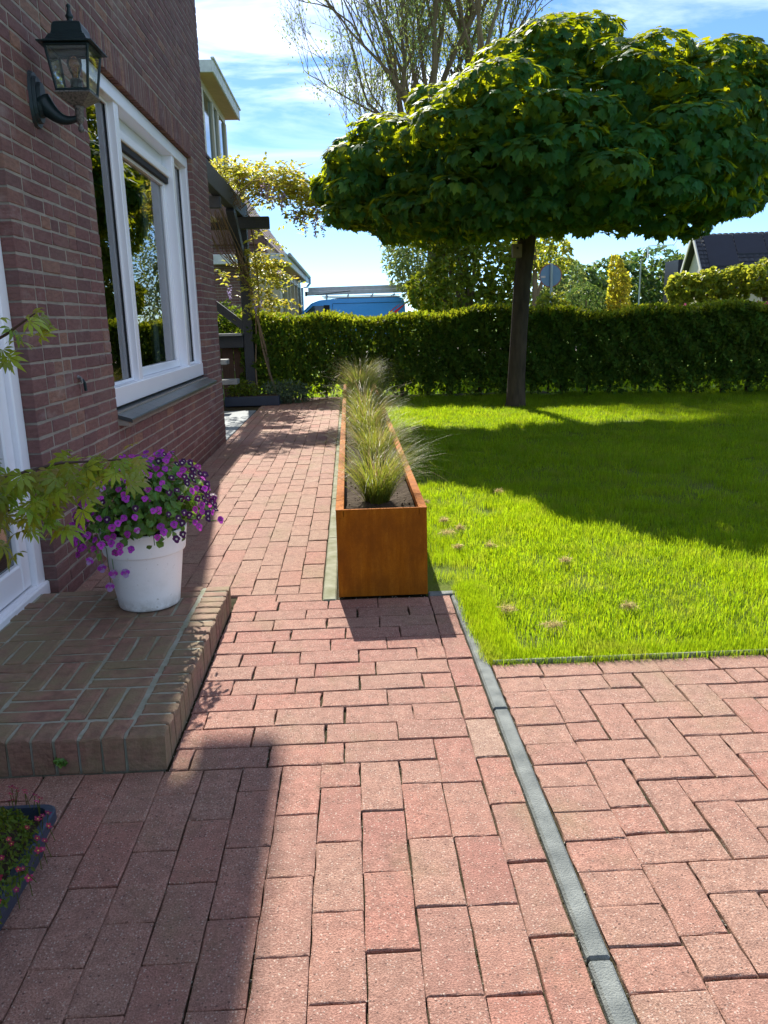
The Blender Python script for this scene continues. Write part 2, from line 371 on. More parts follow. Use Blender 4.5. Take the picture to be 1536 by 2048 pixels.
def bevbox(h, b):
    hx, hy, hz = h
    if b <= 0:
        vs = [(sx*hx, sy*hy, sz*hz) for sz in (-1, 1) for sx, sy in ((-1, -1), (1, -1), (1, 1), (-1, 1))]
        return vs, [(3, 2, 1, 0), (4, 5, 6, 7), (0, 1, 5, 4), (1, 2, 6, 5), (2, 3, 7, 6), (3, 0, 4, 7)]
    vs = []; idx = {}
    for sx in (-1, 1):
        for sy in (-1, 1):
            for sz in (-1, 1):
                for ax in range(3):
                    p = [sx*(hx-b), sy*(hy-b), sz*(hz-b)]; p[ax] = (sx*hx, sy*hy, sz*hz)[ax]
                    idx[(sx, sy, sz, ax)] = len(vs); vs.append(tuple(p))
    fs = []
    for ax in range(3):
        o = [i for i in range(3) if i != ax]
        for s1 in (-1, 1):
            q = []
            for a, c in ((-1, -1), (1, -1), (1, 1), (-1, 1)):
                k = [0, 0, 0]; k[ax] = s1; k[o[0]] = a; k[o[1]] = c
                q.append(idx[(*k, ax)])
            fs.append(q)
    for ax in range(3):
        o = [i for i in range(3) if i != ax]
        for a in (-1, 1):
            for c in (-1, 1):
                q = []
                for e, w in ((-1, o[0]), (1, o[0]), (1, o[1]), (-1, o[1])):
                    k = [0, 0, 0]; k[ax] = e; k[o[0]] = a; k[o[1]] = c
                    q.append(idx[(*k, w)])
                fs.append(q)
    for sx in (-1, 1):
        for sy in (-1, 1):
            for sz in (-1, 1): fs.append([idx[(sx, sy, sz, ax)] for ax in range(3)])
    out = []
    V = [Vector(v) for v in vs]
    for f in fs:
        n = (V[f[1]]-V[f[0]]).cross(V[f[2]]-V[f[0]]); c = sum((V[i] for i in f), Vector())/len(f)
        out.append(tuple(f) if n.dot(c) > 0 else tuple(reversed(f)))
    return vs, out
def scatter_mesh(name, tv, tf, R, P, S, mats, rnd=None, tmi=None, bend=None):
    """N copies of a template: tv (k,3), tf faces, R (N,3,3) columns = axes, P (N,3), S (N,) or (N,3)"""
    tv = np.asarray(tv, float); N = len(P); k = len(tv)
    S = np.asarray(S, float); S = np.repeat(S[:, None], 3, 1) if S.ndim == 1 else S
    v = np.einsum('nij,nkj->nki', R, tv[None]*S[:, None, :]) + P[:, None, :]
    flat = np.concatenate([np.asarray(f) for f in tf]); cnt = np.array([len(f) for f in tf])
    F = (flat[None] + (np.arange(N)*k)[:, None]).ravel(); C = np.tile(cnt, N)
    rnd = rng.random(N) if rnd is None else rnd
    return raw_mesh(name, v.reshape(-1, 3), F, C, mats, None if tmi is None else np.tile(tmi, N), np.repeat(rnd, k))
def norm(a): return a/np.maximum(np.linalg.norm(a, axis=-1, keepdims=True), 1e-9)
def frames(n, t):
    """leaf frames: z axis = n (face normal), y axis = t projected (tip direction)"""
    n = norm(n); t = t - n*np.sum(n*t, -1, keepdims=True); t = norm(t); x = np.cross(t, n)
    return np.stack([x, t, n], -1)
def rdir(N): return norm(rng.normal(size=(N, 3)))

# leaf templates (tip along +y, face normal +z)
def fan(pts): return [(0, 0, 0)] + pts, [(0, i, i+1) for i in range(1, len(pts))] + [(0, len(pts), 1)]
def maple_tpl():
    a = [(-90, .10), (-55, .42), (-40, .30), (-18, .46), (8, .72), (22, .47), (40, .50), (58, .72), (66, .55), (78, .66), (90, .95)]
    pts = [(r*cos(radians(d)), r*sin(radians(d))+.15) for d, r in a]
    pts += [(-x, y) for x, y in reversed(pts[1:-1])]
    return fan([(x, y, -.18*abs(x)-.10*max(y, 0)**2) for x, y in pts])
def oval_tpl(w=.3, fold=.12):
    return [(0, 0, 0), (-w, .35, fold), (-w*.8, .7, fold*.8), (0, 1, -.05), (w*.8, .7, fold*.8), (w, .35, fold)], [(0, 3, 2, 1), (0, 5, 4, 3)]
def palm_tpl(n=7):
    vs = [(0, 0, 0)]; fs = []
    for i in range(n):
        d = radians(-105 + 210*i/(n-1)); L = 1.0 - .42*abs(i-(n-1)/2)/((n-1)/2); w = .11*L+.03
        dx_, dy_ = sin(d), cos(d); px_, py_ = dy_, -dx_
        o = len(vs)
        for q, ww, z in ((.22, .35*w, .0), (.55, w, -.02), (.8, .55*w, -.12), (1.0, 0, -.26)):
            if ww: vs += [(dx_*L*q+px_*ww, dy_*L*q+py_*ww, z*L+.03), (dx_*L*q-px_*ww, dy_*L*q-py_*ww, z*L+.03)]
            else: vs.append((dx_*L*q, dy_*L*q, z*L))
        fs += [(0, o, o+1), (o, o+2, o+3, o+1), (o+2, o+4, o+5, o+3), (o+4, o+6, o+5)]
    return vs, fs
def spray_tpl():
    return [(0, 0, 0), (-.34, .35, .03), (-.1, .42, 0), (-.25, .8, .02), (0, 1, -.04), (.25, .75, .03), (.1, .4, 0), (.36, .38, .02)], [(0, 2, 1), (0, 6, 4, 2), (2, 4, 3), (0, 7, 6), (6, 5, 4)]
def diamond_tpl(w=.28): return [(0, 0, 0), (-w, .45, .06), (0, 1, 0), (w, .45, .06)], [(0, 3, 2, 1)]

# ------------------------------------------------------------------ helpers: objects
def tag(o, label=None, cat=None, group=None, kind=None):
    if label: o['label'] = label
    if cat: o['category'] = cat
    if group: o['group'] = group
    if kind: o['kind'] = kind
    return o
def link(name, me, parent=None, loc=None, label=None, kind=None):
    o = bpy.data.objects.new(name, me); COL.objects.link(o)
    if parent is not None:
        o.parent = parent
        if parent.type == 'EMPTY': o.matrix_parent_inverse = Matrix.Translation(-parent.location)
    if loc is not None: o.location = loc
    if label: o['label'] = label
    if kind: o['kind'] = kind
    return o
def thing(name, label, cat, loc=(0, 0, 0), group=None):
    o = bpy.data.objects.new(name, None); COL.objects.link(o); o.location = loc; o.empty_display_size = .1
    return tag(o, label, cat, group)
def sub(name, parent, mats, build, smooth=False, label=None, kind=None):
    b = MB(); build(b)
    return link(name, b.mesh(name, mats, smooth), parent, label=label, kind=kind)

# ================================================================== GROUND, PAVING, LAWN
def sheet(name, x0, x1, y0, y1, z, mat, nx=1, ny=1):
    b = MB()
    vs = [(x0+(x1-x0)*i/nx, y0+(y1-y0)*j/ny, z) for j in range(ny+1) for i in range(nx+1)]
    fs = [(j*(nx+1)+i, j*(nx+1)+i+1, (j+1)*(nx+1)+i+1, (j+1)*(nx+1)+i) for j in range(ny) for i in range(nx)]
    b.add(vs, fs)
    return tag(link(name, b.mesh(name, mat)), kind='structure')
sheet('ground', -400, 400, -40, 900, -.06, 'far_grass')
sheet('road', -60, 60, 25.5, 34.5, -.052, 'asphalt')
b = MB(); b.box(-60, 60, 25.2, 25.45, -.058, .06, .02)
tag(link('road_kerb', b.mesh('road_kerb', 'old_concrete')), kind='structure')
for i in range(5):   # parking bay marks on the road
    pass
bed = sheet('paving_bed', -8, 3.2, -4, 13.0, -.0145, 'joint')
lawn_soil = sheet('lawn_soil', .48, 12, 2.59, 12.6, -.010, 'lawn_soil')
sheet('lawn_soil_strip', .31, .48, 3.34, 12.6, -.010, 'lawn_soil')
sheet('terrace_ground', 3.2, 14, -4, 2.58, -.0175, 'joint')

def chunk(L, Wd, T=.06, bev=.0032, jit=.0022, seed=0):
    """one paver: top at z=0, worn uneven top edge"""
    r = random.Random(seed); hx, hy = L/2, Wd/2
    def ring(ins, z, n=3, j=jit):
        P = []
        c = [(-hx+ins, -hy+ins), (hx-ins, -hy+ins), (hx-ins, hy-ins), (-hx+ins, hy-ins)]
        for k in range(4):
            a, b_ = c[k], c[(k+1) % 4]
            for q in range(n):
                f = q/n; P.append((a[0]+(b_[0]-a[0])*f+r.uniform(-j, j), a[1]+(b_[1]-a[1])*f+r.uniform(-j, j), z))
        return P
    n = 3; A = ring(0, -T, n, 0); B = ring(0, -bev*.9, n); Cc = ring(bev*.45, -bev*.28, n); D = ring(bev*1.25, 0, n)
    vs = A+B+Cc+D; m = 4*n; fs = []
    for l in range(3):
        for k in range(m): fs.append((l*m+k, l*m+(k+1) % m, (l+1)*m+(k+1) % m, (l+1)*m+k))
    fs.append(tuple(range(3*m, 4*m)))
    return vs, fs
_ck = {}
def chunk_mesh(L, Wd, mat, var, bev=.0032):
    k = (round(L, 3), round(Wd, 3), mat, var)
    if k not in _ck:
        b = MB(); vs, fs = chunk(L, Wd, bev=bev, seed=hash(k) & 0xffff); b.add(vs, fs); me = b.mesh('paver', mat); _ck[k] = me
    return _ck[k]
def lay(parent, rects, mat, joint=.0054, maxn=300, name='paver', stuff_name='far_pavers'):
    """rects: (x0,x1,y0,y1); the 300 largest in view become parts, the rest one part"""
    items = []
    for (x0, x1, y0, y1) in rects:
        if x1-x0 < .03 or y1-y0 < .03: continue
        c = ((x0+x1)/2, (y0+y1)/2, 0); vis = in_view(c, 40)
        items.append((-(px_size(c)*(1 if vis else 0)), x0, x1, y0, y1))
    items.sort()
    mb = MB()
    for i, (s, x0, x1, y0, y1) in enumerate(items):
        lx, ly = x1-x0-joint, y1-y0-joint; c = Vector(((x0+x1)/2+random.uniform(-.0015, .0015), (y0+y1)/2+random.uniform(-.0015, .0015), random.uniform(-.0022, .0018)))
        lx = round(lx*200)/200; ly = round(ly*200)/200
        rz = random.uniform(-.007, .007); rx = random.uniform(-.006, .006); ry = random.uniform(-.008, .008)
        if lx < ly: L, Wd, rz = ly, lx, rz+pi/2
        else: L, Wd = lx, ly
        if i < maxn and s < 0:
            o = link(name, chunk_mesh(L, Wd, mat, i % 6), parent, c); o.rotation_euler = (rx, ry, rz + (pi if i % 2 else 0))
        else:
            vs, fs = chunk(L, Wd, seed=i, T=.03)
            M_ = Matrix.Translation(c) @ Matrix.Rotation(rz, 4, 'Z')
            mb.add([M_ @ Vector(v) for v in vs], fs, random.random())
    if mb.v: link(stuff_name, mb.mesh(stuff_name, mat), parent, kind='stuff')

PW = .1085
# front paving: lengthwise columns near the camera, crosswise rows in front of the planter, a border column along the kerb
front = []
x = -.116 + PW*4
k = 0
while x > -1.7:
    xl = x-PW; L = .228
    top = 2.09 if k == 0 else 1.98
    if xl < -.54: top = 1.982
    y = top; first = True
    if k % 2 == 1:
        front.append((xl, x, y-L/2, y)); y -= L/2
    while y > .55:
        front.append((xl, x, y-L, y)); y -= L
    x = xl; k += 1
RP = (3.312-1.98)/12
for r in range(12):
    y1 = 3.312 - r*RP; y0 = y1-RP
    xr = .318 if r < 11 else .21
    x = -.54 - (.11 if r % 2 else .0) - random.choice((0, .02, .05)); x1 = x+.216
    while x < xr-.02:
        a = max(x, -.54); c = min(x+.216, xr)
        if xr-c < .06: c = xr
        if c-a > .05: front.append((a, c, y0, y1))
        if c == xr: break
        x += .216
y = 3.312
while y > .5:
    front.append((.318, .412, y-.222, y)); y -= .222
fp = bed
lay(fp, front, 'paver_red')

pathb = sheet('garden_path_bed', -1.30, -.155, 3.29, 12.9, -.0110, 'joint')
path = []
for r, (a, c) in enumerate(((-.54, -.36), (-.36, -.155))): path.append((a, c, 3.312, 3.41))
x = -.157; k = 0
while x > -1.33:
    xl = max(x-PW, -1.318); y = 3.41 if x > -.55 else 3.27
    L = .222
    if k % 2: path.append((xl, x, y, y+L/2)); y += L/2
    while y < 12.7:
        path.append((xl, x, y, y+L)); y += L
    x -= PW; k += 1
lay(pathb, path, 'paver_path')
# grey slab beside the path past the house corner
b = MB(); b.box(-2.6, -1.325, 8.33, 11.15, -.03, .003, .006)
tag(link('patio_slab', b.mesh('patio_slab', 'slab')), kind='structure')

terr = []
x = .4665
for c in (.631, .838, 1.042, 1.246, 1.452, 1.66, 1.87, 2.08, 2.29, 2.5): terr.append((x, c, 2.468, 2.578)); x = c
y = 2.468
while y > .6: terr.append((.4665, .615, y-.1085, y)); y -= .1085
g = .1065
X0, Y0 = .615, 2.468
nx, ny = 18, 19
for i in range(nx):
    for j in range(ny):
        kk = (i-j) % 4
        xa, yb = X0+i*g, Y0-j*g
        if kk == 0: terr.append((xa, xa+2*g, yb-g, yb))
        elif kk == 1 and i == 0: terr.append((xa, xa+g, yb-g, yb))
        elif kk == 3: terr.append((xa, xa+g, yb-2*g, yb))
        elif kk == 2 and j == 0: terr.append((xa, xa+g, yb-g, yb))
tbed = sheet('terrace_bed', .4665, 3.1, .2, 2.578, -.0115, 'joint')
lay(tbed, terr, 'paver_pink')

# kerb stones
def kerb_run(name, mat, segs):
    root = None
    for (x0, x1, y0, y1, dz) in segs:
        b = MB(); b.box(x0, x1, y0, y1, -.08, dz, .006)
        if root is None:
            root = bpy.data.objects.new(name, b.mesh(name, mat)); COL.objects.link(root); tag(root, kind='structure')
        else: link('kerb_stone', b.mesh('kerb_stone', mat), root)
kerb_run('kerb_line', 'kerb', [(.4165, .4625, 2.252, 3.31, .004), (.417, .463, 1.249, 2.249, .003), (.416, .462, .2, 1.246, .0045), (.318, .4625, 3.3125, 3.362, .006)])
kerb_run('concrete_edging', 'old_concrete', [(-.153, -.093, 3.30, 4.32, .005), (-.152, -.092, 4.325, 5.33, .003), (-.153, -.093, 5.335, 6.34, .004), (-.152, -.092, 6.345, 7.35, .003), (-.153, -.093, 7.355, 8.4, .004), (-.153, -.093, 8.405, 10.4, .003)])
b = MB(); b.box(.474, 6, 2.5805, 2.5945, -.08, .012, .003)
tag(link('lawn_edging', b.mesh('lawn_edging', 'old_concrete')), kind='structure')

# sand grit and moss crumbs that fill the joints (uncountable)
def crumbs():
    N = 16000
    P = np.zeros((N, 3)); ok = 0
    P[:, 0] = rng.uniform(-1.3, 1.9, N); P[:, 1] = rng.uniform(.95, 3.35, N)**1.0; P[:, 2] = rng.uniform(-.010, -.005, N)
    R = frames(rdir(N), rdir(N)); S = rng.uniform(.0007, .0021, N)
    tv, tf = bevbox((1, 1, .6), 0)
    o = link('joint_grit', scatter_mesh('joint_grit', tv, tf, R, P, S, ('step_mortar',)))
    tag(o, 'fine sand grit lying in the joints of the red pavers', 'grit', kind='stuff')
crumbs()

# ---- lawn grass: instanced clumps
def blade_clump(seed, n=110, rad=.11, h0=.020, h1=.046):
    r = random.Random(seed); v = []; f = []; rn = []
    for i in range(n):
        a = r.uniform(0, 2*pi); q = rad*sqrt(r.random()); x, y = q*cos(a), q*sin(a)
        h = r.uniform(h0, h1); w = r.uniform(.0009, .0017); d = r.uniform(0, 2*pi); ln = r.uniform(.1, .7)*h
        s = (-sin(d)*w, cos(d)*w); o = len(v)
        bx, by = cos(d)*ln, sin(d)*ln
        v += [(x-s[0], y-s[1], -.01), (x+s[0], y+s[1], -.01), (x+bx*.35+s[0]*.8, y+by*.35+s[1]*.8, h*.6), (x+bx*.35-s[0]*.8, y+by*.35-s[1]*.8, h*.6), (x+bx, y+by, h)]
        f += [(o, o+1, o+2, o+3), (o+3, o+2, o+4)]; rn += [r.random()]*5
    return raw_mesh('grass_clump', v, [i for q in f for i in q], [len(q) for q in f], ('grass_blade',), None, rn)
def gn_scatter(name, P, rot, scl, sources):
    col = bpy.data.collections.new(name+'_sources')
    for i, me in enumerate(sources): col.objects.link(bpy.data.objects.new(name+'_source', me))
    me = bpy.data.meshes.new(name); me.vertices.add(len(P)); me.vertices.foreach_set('co', np.asarray(P, np.float32).ravel())
    a = me.attributes.new('rot', 'FLOAT_VECTOR', 'POINT'); a.data.foreach_set('vector', np.asarray(rot, np.float32).ravel())
    a = me.attributes.new('scl', 'FLOAT_VECTOR', 'POINT'); a.data.foreach_set('vector', np.asarray(scl, np.float32).ravel())
    a = me.attributes.new('pick', 'INT', 'POINT'); a.data.foreach_set('value', rng.integers(0, len(sources), len(P)).astype(np.int32))
    o = link(name, me)
    ng = bpy.data.node_groups.new(name+'_nodes', 'GeometryNodeTree')
    ng.interface.new_socket('Geometry', in_out='INPUT', socket_type='NodeSocketGeometry'); ng.interface.new_socket('Geometry', in_out='OUTPUT', socket_type='NodeSocketGeometry')
    gi = ng.nodes.new('NodeGroupInput'); go = ng.nodes.new('NodeGroupOutput'); ip = ng.nodes.new('GeometryNodeInstanceOnPoints')
    ci = ng.nodes.new('GeometryNodeCollectionInfo'); ci.inputs[0].default_value = col; ci.inputs['Separate Children'].default_value = True; ci.inputs['Reset Children'].default_value = True
    ip.inputs['Pick Instance'].default_value = True
    def na(nm, ty):
        n = ng.nodes.new('GeometryNodeInputNamedAttribute'); n.data_type = ty; n.inputs[0].default_value = nm; return n.outputs[0]
    L = ng.links.new
    L(gi.outputs[0], ip.inputs['Points']); L(ci.outputs[0], ip.inputs['Instance']); L(na('pick', 'INT'), ip.inputs['Instance Index'])
    L(na('rot', 'FLOAT_VECTOR'), ip.inputs['Rotation']); L(na('scl', 'FLOAT_VECTOR'), ip.inputs['Scale']); L(ip.outputs[0], go.inputs[0])
    m = o.modifiers.new('scatter', 'NODES'); m.node_group = ng
    return o
def lawn():
    pts = []
    def zone(y0, y1, dens, xa, xb):
        n = int((y1-y0)*(xb-xa)*dens); p = np.stack([rng.uniform(xa, xb, n), rng.uniform(y0, y1, n)], 1); pts.append(p)
    zone(2.615, 5, 170, .50, 3.0); zone(5, 8, 95, .50, 4.6); zone(8, 12.4, 62, .50, 7.2); zone(3.38, 12.4, 130, .36, .50)
    # denser fringe hanging over the edging and beside the planter
    n = 260; pts.append(np.stack([rng.uniform(.5, 2.6, n), rng.uniform(2.60, 2.66, n)], 1))
    n = 200; pts.append(np.stack([rng.uniform(.48, .54, n), rng.uniform(2.62, 3.4, n)], 1))
    p = np.concatenate(pts); n = len(p)
    P = np.column_stack([p, np.full(n, -.006)])
    rot = np.column_stack([rng.normal(0, .10, n), rng.normal(0, .10, n), rng.uniform(0, 2*pi, n)])
    hs = 1 + .3*np.sin(p[:, 0]*3.1+1)*np.sin(p[:, 1]*2.3) + rng.normal(0, .12, n)
    hs = np.clip(hs, .55, 1.5); fr = p[:, 1] < 2.67; hs[fr] *= .8
    ws = np.where(p[:, 1] > 6, 1.5, 1.0)
    ws[fr | (p[:, 0] < .55)] = .55
    o = gn_scatter('lawn_grass', P, rot, np.column_stack([ws, ws, hs*np.where(p[:, 1] > 8, 1.1, 1)]), [blade_clump(s) for s in range(5)])
    tag(o, 'bright green mown lawn grass beside the rusty planter', 'grass', kind='stuff')
lawn()

# dead moss and thatch tufts on the lawn
def tuft(x, y, s, label):
    s *= .75; N = 150; a = rdir(N); P = np.column_stack([x+np.clip(rng.normal(0, s*.5, N), -s, s), y+np.clip(rng.normal(0, s*.35, N), -s*.8, s*.8), .022+np.abs(rng.normal(.004, .006, N))])
    R = frames(rdir(N), a*np.array([1, 1, .5])); S = np.column_stack([rng.uniform(.003, .006, N), rng.uniform(.015, .035, N), np.full(N, .015)])
    tv = [(-.25, 0, 0), (.25, 0, 0), (.2, .5, .35), (-.2, .5, .35), (0, 1, -.1)]
    o = link('thatch_tuft', scatter_mesh('thatch_tuft', tv, [(0, 1, 2, 3), (3, 2, 4)], R, P, S, ('dead_grass',)))
    tag(o, label, 'moss tuft', 'tufts of dead thatch on the lawn')
for (x, y, s, l) in [(.52, 4.27, .055, 'brown tuft of dead thatch, biggest one, on grass beside planter'), (.60, 4.36, .03, 'small brown thatch tuft right beside the biggest tuft by planter'),
    (.53, 4.55, .03, 'brown thatch tuft just behind the biggest tuft by planter'), (.54, 3.98, .022, 'little thatch tuft in front of the biggest tuft by planter'),
    (.71, 3.98, .03, 'brown thatch tuft alone between planter and mid lawn, in sun'), (1.03, 3.68, .035, 'brown thatch tuft in middle of sunlit lawn below shadow edge'),
    (.62, 3.05, .045, 'flat brown thatch tuft on lawn nearest the bend of the kerb'), (.76, 2.86, .05, 'matted brown thatch patch at lawn front near kerb'),
    (1.12, 3.03, .04, 'brown thatch tuft near front edge of lawn, right of the kerb'), (.47, 5.05, .03, 'brown thatch tuft on grass touching the planter side, farthest from camera'),
    (1.0, 5.3, .035, 'thatch tuft at the rim of the tree shadow on the lawn')]:
    tuft(x, y, s, l)

# ================================================================== THE BRICK HOUSE
WX = -1.31
Y_DOOR, Y_W0, Y_W1, Y_END = 3.36, 4.51, 7.45, 8.26
Z_S, Z_L, Z_LT, Z_E = .72, 2.60, 2.80, 5.0
house = thing('brick_house', 'dark red brick house on the left with white windows and shaded side wall', 'house', (-1.6, 4, 0))
def wall_b(b):
    m = .0035; xf, xb = WX-m, WX-.28
    b.box(xb, xf, Y_DOOR+m, Y_W0-m, -.05, Z_E)
    b.box(xb, xf, Y_W0-m, Y_W1+m, -.05, Z_S)
    b.box(xb, xf, Y_W0-m, Y_W1+m, Z_L+.004, Z_E)
    b.box(xb, xf, Y_W1+m, Y_END-m, -.05, Z_E)
    b.box(xb, xf, 2.2, Y_DOOR+m, 2.4, Z_E)
    b.box(xb, xf, -4, 2.2, -.05, Z_E)
    b.box(-8, xb, Y_END-.29, Y_END-m, -.05, Z_E)          # far gable wall
    b.box(-8, xb, -4, -3.7, -.05, Z_E); b.box(-8, -7.7, -3.7, Y_END-.29, -.05, Z_E)
wall = sub('wall', house, 'mortar', wall_b)
bricks = []   # (y0,y1,z0,z1)
CP = .0622; J = .0105
BR = random.Random(3)
def course(y0, y1, z):
    y = y0
    seq_off = BR.random() < .5
    if seq_off: w = .100
    else: w = .155
    first = True
    while y < y1-.02:
        L = w if first else (.100 if BR.random() < .33 else .206); first = False
        e = min(y+L, y1)
        if y1-e < .05: e = y1
        bricks.append((y, e, z, z+CP-J)); y = e+J
nz = int(Z_E/CP)
for i in range(nz):
    z = .004+i*CP
    if z+CP < Z_S:
        course(Y_DOOR, Y_W0-J/2, z); course(Y_W0+J/2, Y_W1-J/2, z); course(Y_W1+J/2, Y_END, z)
    elif z < Z_L-.02:
        course(Y_DOOR, Y_W0, z); course(Y_W1, Y_END, z)
    elif z < Z_LT-.02:
        course(Y_DOOR, Y_W0-J/2, z); course(Y_W1+J/2, Y_END, z)
    else: course(Y_DOOR, Y_END, z)
for i in range(40): # strip over the door and beyond it
    z = .004+i*CP
    if z > 2.4: course(2.2, Y_DOOR-J, z)
ns = int((Y_W1-Y_W0)/CP)
for i in range(ns+1):
    y0 = Y_W0 + i*(Y_W1-Y_W0)/(ns+1); y1 = y0+(Y_W1-Y_W0)/(ns+1)-.0125
    bricks.append((y0, y1, Z_L, Z_LT-.012))
def brick_geo(L, H, D=.105, bev=.0028, seed=0):
    """front face at x=0 looking to +x, centred in y and z"""
    r = random.Random(seed); j = .0018
    def ring(ins, x, jj):
        c = [(-L/2+ins, -H/2+ins), (L/2-ins, -H/2+ins), (L/2-ins, H/2-ins), (-L/2+ins, H/2-ins)]; P = []
        for k in range(4):
            a, d = c[k], c[(k+1) % 4]; n = 2
            for q in range(n): P.append((x, a[0]+(d[0]-a[0])*q/n+r.uniform(-jj, jj), a[1]+(d[1]-a[1])*q/n+r.uniform(-jj, jj)))
        return P
    A, B, Cc = ring(0, -D, 0), ring(0, -bev, j), ring(bev, 0, j)
    m = 8; vs = A+B+Cc; fs = []
    for l in range(2):
        for k in range(m): fs.append((l*m+k, l*m+(k+1) % m, (l+1)*m+(k+1) % m, (l+1)*m+k))
    fs.append(tuple(range(2*m, 3*m)))
    return vs, fs
def lay_bricks(parent, bricks, X, mat, maxn=300, rest='far_bricks'):
    it = []
    for (y0, y1, z0, z1) in bricks:
        c = (X, (y0+y1)/2, (z0+z1)/2); q = Vector(c)-EYE
        s = px_size(c)*sqrt((y1-y0)*(z1-z0)*abs(q.x)/q.length) if in_view(c, 10) else 0
        it.append((-s, y0, y1, z0, z1))
    it.sort(); mb = MB(); cache = {}
    for i, (s, y0, y1, z0, z1) in enumerate(it):
        L, H = round((y1-y0)*250)/250, round((z1-z0)*500)/500
        c = Vector((X+random.uniform(-.0025, .001), (y0+y1)/2, (z0+z1)/2+random.uniform(-.001, .001)))
        if i < maxn and s < 0:
            k = (L, H, i % 4)
            if k not in cache:
                b = MB(); b.add(*brick_geo(L, H, seed=i)); cache[k] = b.mesh('brick', mat)
            o = link('brick', cache[k], parent, c); o.rotation_euler = (random.uniform(-.004, .004), random.uniform(-.008, .008), random.uniform(-.006, .006))
        else:
            vs, fs = brick_geo(L, H, seed=i, D=.06 if L > .04 else .1); mb.add([Vector(v)+c for v in vs], fs, random.random())
    link(rest, mb.mesh(rest, mat), parent, kind='stuff')
lay_bricks(wall, bricks, WX, 'brick')
# roof with overhanging eave
def roof_b(b):
    e = -1.035; z = Z_E
    b.box(e, WX+.03, -4.2, 8.33, z, z+.17, .01)                       # box gutter / eave
    vs = [(e, -4.2, z+.17), (e, 8.33, z+.17), (-4.6, 8.33, z+3.1), (-4.6, -4.2, z+3.1), (-8.1, 8.33, z+.17), (-8.1, -4.2, z+.17)]
    b.add(vs, [(0, 1, 2, 3), (3, 2, 4, 5), (1, 4, 2), (0, 3, 5), (0, 5, 4, 1)])
sub('roof', house, 'tile_red', roof_b)
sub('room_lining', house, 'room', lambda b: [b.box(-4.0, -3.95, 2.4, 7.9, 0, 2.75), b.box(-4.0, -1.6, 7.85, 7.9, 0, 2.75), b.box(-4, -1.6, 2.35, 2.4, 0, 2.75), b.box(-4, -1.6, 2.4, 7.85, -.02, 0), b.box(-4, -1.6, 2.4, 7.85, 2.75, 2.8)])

# ---- big three-light window
win = sub('window', house, 'white_frame', lambda b: [
    b.box(-1.47, -1.352, Y_W0+.004, Y_W0+.10, .742, Z_L-.004, .004),       # jambs
    b.box(-1.47, -1.352, Y_W1-.075, Y_W1-.004, .742, Z_L-.004, .004),
    b.box(-1.47, -1.350, Y_W0+.004, Y_W1-.004, 2.505, Z_L-.005, .004),     # head
    b.box(-1.47, -1.346, Y_W0+.004, Y_W1-.004, .741, .852, .005),          # bottom rail
    b.box(-1.47, -1.360, 5.245, 5.335, .84, 2.52, .004),                   # mullions
    b.box(-1.47, -1.360, 6.845, 6.935, .84, 2.52, .004)], label='white three-light window frame with a wide middle pane')
def sash(y0, y1, z0, z1, inset=-1.425, w=.055):
    s = sub('sash', win, 'white_frame', lambda b: [
        b.box(-1.465, inset, y0, y0+w, z0, z1, .006), b.box(-1.465, inset, y1-w, y1, z0, z1, .006),
        b.box(-1.465, inset, y0+w, y1-w, z0, z0+w, .006), b.box(-1.465, inset, y0+w, y1-w, z1-w, z1, .006),
        b.box(-1.463, inset-.012, y0+w-.001, y0+w+.014, z0+w, z1-w, .003), b.box(-1.463, inset-.012, y1-w-.014, y1-w+.001, z0+w, z1-w, .003)])
sash(5.337, 6.843, .854, 2.33, w=.06)
for (y0, y1, z0, z1) in ((5.2225, 5.2262, .872, 2.485), (5.398, 5.404, .93, 2.26), (6.776, 6.782, .93, 2.26), (7.3525, 7.3562, .872, 2.485)):
    sub('gasket', win, 'gasket', lambda b: b.box(-1.4505 if y0 in (5.398, 6.776) else -1.4155, -1.4445 if y0 in (5.398, 6.776) else -1.409, y0, y1, z0, z1))
for (y0, y1, z0, z1, gx) in ((4.6, 5.246, .85, 2.507, -1.416), (5.395, 6.785, .912, 2.272, -1.452), (6.934, 7.376, .85, 2.507, -1.416)):
    sub('pane', win, 'window_glass', lambda b: b.add([(gx, y0, z0), (gx, y1, z0), (gx, y1, z1), (gx, y0, z1)], [(0, 1, 2, 3)]))
for (y0, y1) in ((4.61, 5.2445), (6.9355, 7.3745)):
    sub('glazing_bead', win, 'white_frame', lambda b: [b.box(-1.415, -1.398, y1-.018, y1, .853, 2.504, .003), b.box(-1.415, -1.398, y0, y0+.018, .853, 2.504, .003), b.box(-1.415, -1.398, y0+.018, y1-.018, .853, .871, .003), b.box(-1.415, -1.398, y0+.018, y1-.018, 2.486, 2.504, .003)])
sub('transom_panel', win, 'white_frame', lambda b: [b.box(-1.462, -1.44, 5.337, 6.843, 2.40, 2.503), b.box(-1.465, -1.385, 5.337, 6.843, 2.335, 2.395, .006)])
sub('roller_screen', win, 'screen_cloth', lambda b: b.box(-1.445, -1.40, 5.34, 6.84, 2.29, 2.334, .004))
sub('inner_reveal', win, 'roller', lambda b: [b.box(-1.72, -1.475, 7.38, 7.40, .8, 2.6), b.box(-1.60, -1.56, 6.6, 6.74, .86, 2.5, .01), b.box(-1.72, -1.475, 4.5, 7.4, .80, .84, .005)])
